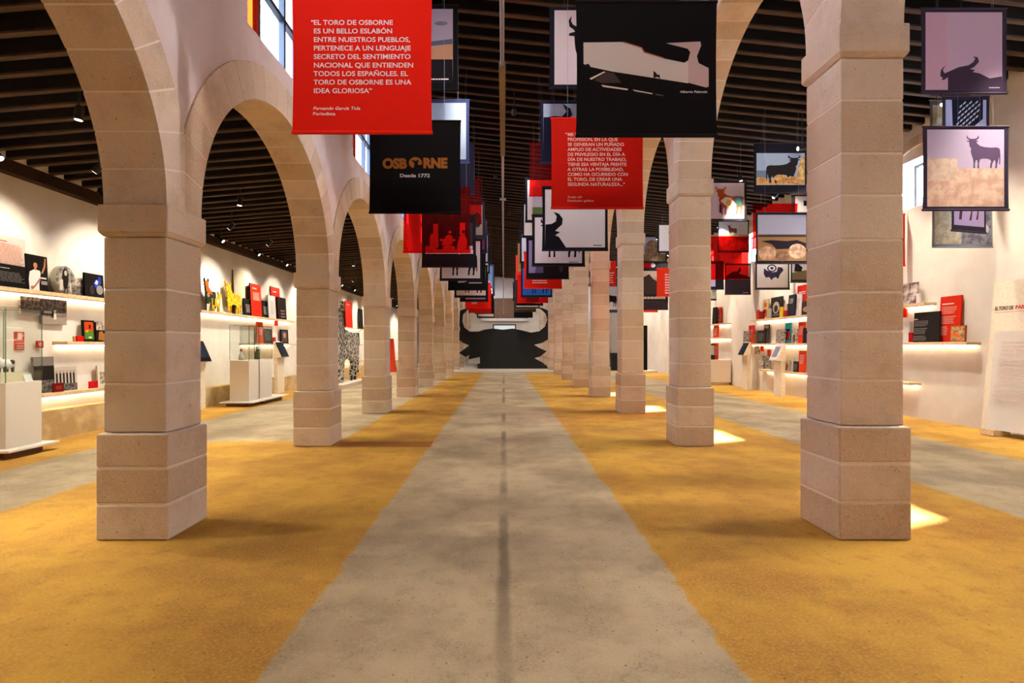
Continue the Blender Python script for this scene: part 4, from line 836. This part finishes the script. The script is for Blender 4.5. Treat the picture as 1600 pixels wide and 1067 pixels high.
board(1, 1484.5, 1507.5, 508.5, MID, (186, 96, 50), [R(.06, .08, .94, .92, ('n', (120, 90, 66), (206, 160, 100), 14.0)), P([(.1, .4), (.3, .6), (.5, .5), (.8, .3), (.5, .25)], (226, 110, 40))], 'small patchwork picture in front of the tall red panel', 'picture', 'framed_picture', 0.22)
board(1, 1409, 1415.5, 479, None, (226, 40, 24), [], 'little red tag under the upper right shelf end', 'tag', 'hanging_tag', 0.06, 0, pbot=496)
# right wall, beside the second column
board(1, 1118, 1126, 480, UP, (220, 60, 36), [L(.2, .2, .8, .8, 5, CREAM, 3)], 'red panel on the shelf beside the second right column', off=0.10)
board(1, 1112.5, 1119, 480, UP, (44, 38, 38), [], 'dark panel on the shelf beside the second right column', off=0.2)
board(1, 1114, 1122, 508, MID+0.25, (222, 64, 40), [L(.2, .2, .8, .8, 4, CREAM, 3)], 'red card on the second shelf beside the second right column', 'card', 'small_card', off=0.14)

# leaning title panel at the right edge
pt = thing('title_board', 'tall leaning cream panel with a title and pale print, right edge', 'panel', (8.18, 7.62, 0.10), -PI/2); pt.rotation_euler = (-0.09, 0, -PI/2)
m = M(); m.box(-1.7, 1.7, 0, 0.05, 0, 2.5, PALEW); m.build('board', pt)
print_on(pt, [T('EL TORO DE', .02, .803, .058, (44, 40, 44), .33, None, .05), T('PAR', .128, .803, .058, (222, 70, 46), .16, None, .06), R(.018, .785, .5, .788, (220, 150, 130)),
              R(.03, .0, .97, .66, (236, 228, 216)), L(.075, .5, .5, .6, 4, (224, 204, 194), 3, .5), L(.07, .32, .5, .48, 8, (224, 204, 194), 4, .5), L(.06, .2, .5, .3, 6, (224, 204, 194), 5, .5)], 3.4, 2.5, -0.003)
for yy in (-1.45, -0.2, 1.2):
    m = M(); m.box(yy-0.12, yy+0.12, -0.12, 0.16, -0.099, -0.002, SHELFW); m.build('foot', pt)

# ------------------------------------------------------------------ display cases, consoles, figures
WHITEP = plain((236, 224, 206), 0.5)
def case(x0, x1, y0, y1, zb, zt, zg, label, slab=None):
    root = thing('display_case', label, 'display case', ((x0+x1)/2, (y0+y1)/2, 0), 0, 'glass display cases')
    cx, cy = (x0+x1)/2, (y0+y1)/2; hx, hy = (x1-x0)/2, (y1-y0)/2
    m = M(); m.box(-hx, hx, -hy, hy, zb+0.001, zt, WHITEP); m.build('pedestal', root, None, 0.004)
    if slab:
        a, b, c, d = slab
        m = M(); m.box(a-cx, b-cx, c-cy, d-cy, zb-0.03, zb, plain((238, 228, 214), 0.5)); m.build('base_slab', root, None, 0.003)
        m = M(); m.box(a-cx+0.12, b-cx-0.15, c-cy+0.1, d-cy-0.12, 0.0, zb-0.031, plain((110, 70, 52), 0.7)); m.build('plinth_foot', root)
    t = 0.008
    for nm, bx in (('glass_pane', (-hx, hx, -hy, -hy+t)), ('glass_pane', (-hx, hx, hy-t, hy)), ('glass_pane', (-hx, -hx+t, -hy+t, hy-t)), ('glass_pane', (hx-t, hx, -hy+t, hy-t))):
        m = M(); m.box(*bx, zt+0.001, zg, GLASS); m.build(nm, root)
    m = M(); m.box(-hx, hx, -hy, hy, zg+0.001, zg+0.009, GLASS); m.build('glass_top', root)
    m = M()
    for sx in (-1, 1):
        for sy in (-1, 1): m.box(sx*hx-0.005, sx*hx+0.005, sy*hy-0.005, sy*hy+0.005, zt+0.001, zg, GLASSEDGE)
    for sx in (-1, 1): m.box(sx*hx-0.005, sx*hx+0.005, -hy, hy, zg+0.01, zg+0.016, GLASSEDGE)
    for sy in (-1, 1): m.box(-hx, hx, sy*hy-0.005, sy*hy+0.005, zg+0.01, zg+0.016, GLASSEDGE)
    m.build('glass_edge', root)
    return root
case(-7.18, -6.63, 7.24, 7.81, 0.12, 1.0, 2.0, 'white pedestal display case with glass box, left edge', (-7.19, -6.46, 7.1, 7.92))
case(-6.8, -6.32, 13.5, 14.04, 0.12, 1.13, 2.0, 'front one of the paired white glass cases behind the near left column', (-6.93, -6.12, 13.25, 14.06))
case(-6.8, -6.32, 14.10, 14.84, 0.12, 1.14, 2.0, 'rear one of the paired white glass cases behind the near left column', (-6.93, -6.12, 14.07, 15.5))
t = thing('riser_block', 'cream riser block inside the left edge display case', 'block', (-6.93, 7.5, 1.001))
m = M(); m.box(-0.2, 0.2, -0.22, 0.2, 0, 0.13, plain((236, 222, 186), 0.6)); m.build('block', t)
t = thing('card_stand', 'small white caption card inside the left edge display case', 'card', (-6.68, 7.62, 1.001))
m = M(); m.prism([(0, 0), (0.04, 0), (0.0, 0.1)], -0.06, 0.06, plain((240, 238, 232), 0.6), 'y'); m.build('card', t)
def figurine(loc, c1, c2, label, s=1.0):
    """a small standing vessel-like figure: rounded body, neck and head"""
    t = thing('figurine', label, 'figurine', loc)
    m = M(); m.lathe([(0.0, 0), (.05*s, .0), (.055*s, .05*s), (.045*s, .12*s), (.022*s, .16*s), (.018*s, .21*s), (.0, .212*s)], c1); m.build('body', t)
    m = M(); m.lathe([(0, .2*s), (.022*s, .205*s), (.026*s, .235*s), (.015*s, .26*s), (0, .262*s)], c2); m.build('head', t)
CER = plain((238, 234, 228), 0.3); DK = plain((50, 44, 44), 0.4); OLI = plain((120, 116, 70), 0.4)
# a small white model animal with dark patches on the riser
t = thing('model_animal', 'small white model with dark patches on the riser in the left case', 'figurine', (-6.88, 7.52, 1.132))
m = M(); m.lathe([(0, -.11), (.06, -.09), (.085, -.02), (.08, .05), (.05, .1), (0, .115)], CER, 14); m.v = [(x, z, y*0.8+0.115) for x, y, z in m.v]; m.build('body', t)
m = M(); m.lathe([(0, -.05), (.04, -.03), (.05, .01), (.03, .05), (0, .06)], CER, 12, (0, 0, 0)); m.v = [(x, -0.13+z, y+0.17) for x, y, z in m.v]; m.build('head', t)
for sx in (-1, 1):
    for sy in (-1, 1):
        m = M(); m.tube((sx*.04, sy*.06, 0), (sx*.04, sy*.055, .08), .016, DK, 8, .022); m.build('foot', t)
m = M(); m.lathe([(0, -.03), (.03, -.02), (.035, .01), (0, .03)], DK, 10); m.v = [(x+0.065, z+0.02, y+0.14) for x, y, z in m.v]; m.build('patch', t)
figurine((-6.62, 13.72, 1.132), CER, plain((190, 60, 50), 0.4), 'white figurine with a red top in the front paired case', 1.1)
figurine((-6.48, 14.3, 1.142), OLI, plain((226, 226, 220), 0.4), 'olive bottle figurine in the rear paired case', 1.35)
figurine((-6.56, 14.55, 1.142), CER, DK, 'white figurine with a dark top in the rear paired case', 1.0)
def console(side, ya, yb, zt, zb, label, pic=None, pil=True):
    X = XL if side < 0 else XR; s = 1 if side < 0 else -1
    root = thing('touch_console', label, 'console', (X+s*0.31, (ya+yb)/2, 0.0), 0); h = (yb-ya)/2
    q = lambda d: s*(d-0.31)
    m = M(); m.prism([(q(0.302), zt), (q(0.33), zt), (q(0.56), zb), (q(0.302), zb)], -h, h, PALEW, 'y'); m.build('wedge', root)
    d = Vector((s*0.23, 0, zb-zt)); n = Vector((-d.z*s, 0, d.x*s)).normalized(); n = n if n.x*s > 0 else -n
    a = Vector((q(0.33), 0, zt)); m = M()
    def quad(f0, f1, m0, o, mat):
        P0 = [a+d*f+n*o for f in (f0, f1)]
        v = [(P0[0].x, -h+m0, P0[0].z), (P0[0].x, h-m0, P0[0].z), (P0[1].x, h-m0, P0[1].z), (P0[1].x, -h+m0, P0[1].z)]
        b = [(x-n.x*(o+0.002)*0.9, y, z-n.z*(o+0.002)*0.9) for x, y, z in v]
        return v+b
    fs = [(0, 1, 2, 3), (4, 7, 6, 5), (0, 4, 5, 1), (1, 5, 6, 2), (2, 6, 7, 3), (3, 7, 4, 0)]
    m.add(quad(.06, .96, .03, .02, None), fs, plain((26, 24, 24) if not pic else (232, 228, 226), 0.3)); m.build('bezel', root)
    m = M(); m.add(quad(.2, .8, .1, .024, None), fs, pic or SCREEN); m.build('screen', root)
    if pil:
        m = M(); m.box(min(q(0.302), q(0.42)), max(q(0.302), q(0.42)), -h+0.03, h-0.03, 0.0, zb-0.001, PALEW); m.build('pillar', root)
console(-1, 12.25, 12.95, 1.63, 1.11, 'dark tablet console right of the near left column')
console(-1, 17.0, 17.6, 1.63, 1.13, 'dark tablet console left of the second left column')
console(1, 18.25, 18.7, 1.62, 1.17, 'dark tablet console at the far end of the right wall shelves')
console(1, 16.0, 16.5, 1.56, 1.05, 'white console with a bull picture under the middle right shelf', plain((150, 146, 160), 0.5))
# doodled bull sculpture on its own stand
t = thing('bull_sculpture', 'tall flat bull sculpture covered in black and white doodles', 'sculpture', (-6.0, 20.65, 0.14), PI/2)
SB = [((p[0]-.5)*3.5, p[1]*3.0) for p in BULL]
m = M(); m.prism(SB, -0.06, 0.06, make_doodle((214, 206, 190), (20, 20, 22), 6.0)); m.build('body', t)
m = M(); m.box(-1.9, 1.9, -0.45, 0.45, -0.14, -0.001, plain((224, 206, 186), 0.6)); m.build('stand', t)
# red leaning panel far left
t = thing('red_floor_board', 'red panel standing on the floor beside the third left column', 'panel', (-5.82, 28.3, 0.0), 0)
m = M(); m.prism([(-0.22, 0.12), (0.22, 0.12), (0.10, 1.86), (-0.22, 1.86)], -0.03, 0.03, make_fabric((214, 70, 48))); m.build('board', t)
m = M(); m.box(-0.25, 0.25, -0.25, 0.25, 0, 0.119, PALEW); m.build('foot', t)
# right: cabinet beside the second column
t = thing('white_cabinet', 'low white cabinet on a dark foot beside the second right column', 'cabinet', (8.0, 20.9, 0))
m = M(); m.box(-0.4, 0.55, -0.45, 0.6, 0.12, 0.97, WHITEP); m.build('body', t, None, 0.005)
for yy in (-0.35, 0.4):
    m = M(); m.box(-0.36, 0.5, yy-0.06, yy+0.06, 0, 0.119, SHELFW); m.build('foot', t)
m = M(); m.box(-0.3, 0.45, -0.2, 0.25, 0.0, 0.118, plain((20, 18, 18))); m.build('kickboard', t)
def stand_board(x, y, z, w, h, c, ops, label, name='display_board', cat='panel'):
    t = thing(name, label, cat, (x, y, z)); m = M(); m.box(-w/2, w/2, 0, 0.03, 0, h, colour_mat(c)); m.build('board', t)
    if ops: print_on(t, ops, w, h, -0.003)
stand_board(8.08, 20.75, 0.971, 0.22, 0.62, (224, 66, 40), [L(.2, .3, .8, .85, 6, CREAM, 3)], 'red panel standing on the white cabinet')
stand_board(7.9, 20.6, 0.971, 0.2, 0.6, (60, 54, 54), [R(.1, .3, .9, .9, (214, 208, 200))], 'black and white book standing on the white cabinet', 'book_board', 'book')
# right: black upright panel and low white platform far down the aisle
stand_board(8.05, 31.0, 0.10, 0.28, 2.55, (22, 22, 24), [], 'tall narrow black panel far down the right aisle')
t = thing('low_platform', 'low white platform under the tall black panel', 'platform', (8.0, 31.0, 0)); m = M(); m.box(-0.5, 0.55, -0.7, 0.9, 0, 0.099, WHITEP); m.build('top', t)
t = thing('dark_bin', 'small black bin far down the right aisle between two columns', 'bin', (6.72, 33.0, 0)); m = M(); m.frustum((-.2, .2, -.2, .2, 0), (-.24, .24, -.24, .24, 1.0), plain((30, 34, 34))); m.build('body', t); m = M(); m.box(-.25, .25, -.25, .25, 1.001, 1.06, plain((40, 44, 44))); m.build('lid', t)

# ------------------------------------------------------------------ the giant bull head at the end of the nave
HP = [(310, 875), (310, 790), (230, 808), (236, 776), (210, 790), (165, 762), (235, 710), (195, 692), (150, 660), (146, 600), (148, 484), (190, 460), (245, 447), (222, 464), (193, 495), (187, 540), (203, 586), (240, 613), (300, 613), (345, 599), (400, 592),
      (470, 600), (540, 592), (600, 604), (665, 620), (722, 611), (762, 580), (779, 532), (768, 490), (742, 464), (708, 438), (750, 452), (812, 480), (818, 560), (812, 630), (785, 668), (742, 692), (688, 706), (725, 728), (775, 750), (730, 786), (690, 798), (745, 828), (785, 860), (785, 875)]
YBULL = 33.3
t = thing('bull_head_cutout', 'giant black bull head cut-out closing the far end of the nave', 'sculpture', (0, YBULL, 0.09))
pts = []
for a, b2 in HP:
    x, _, z = at(680+a/4.445, 380+b2/4.445, YBULL); pts.append((x, max(z, 0.091)-0.09))
m = M(); m.prism(pts[::-1], 0, 0.12, mottled((9, 9, 7), (13, 12, 10), 1.5, 0.8)); m.build('head', t)
m = M(); m.box(-1.6, 1.6, 0.125, 0.6, 0, 0.3, plain((40, 38, 34))); m.build('stand', t)
# the far end window behind the bull head
m = M(); fm = plain((70, 64, 60), 0.5); xw0, _, zw0 = at(770, 516, YF-0.06); xw1, _, zw1 = at(806.5, 506.5, YF-0.06); zw0 -= 1.2
for a, b2, c, d in ((xw0, xw0+.1, zw0, zw1), (xw1-.1, xw1, zw0, zw1), (xw0+.1, xw1-.1, zw1-.1, zw1), (xw0+.1, xw1-.1, zw0, zw0+.1)): m.box(a, b2, YF-0.08, YF-0.005, c, d, fm)
w = struct(m, 'window_%d' % wn, 'wide lit window in the far wall above the bull head')
m = M(); m.box(xw0+.1, xw1-.1, YF-0.05, YF-0.04, zw0+.1, zw1-.1, emit('far_daylight', (0.62, 0.85, 0.88, 1), 0.3)); m.build('pane', w)
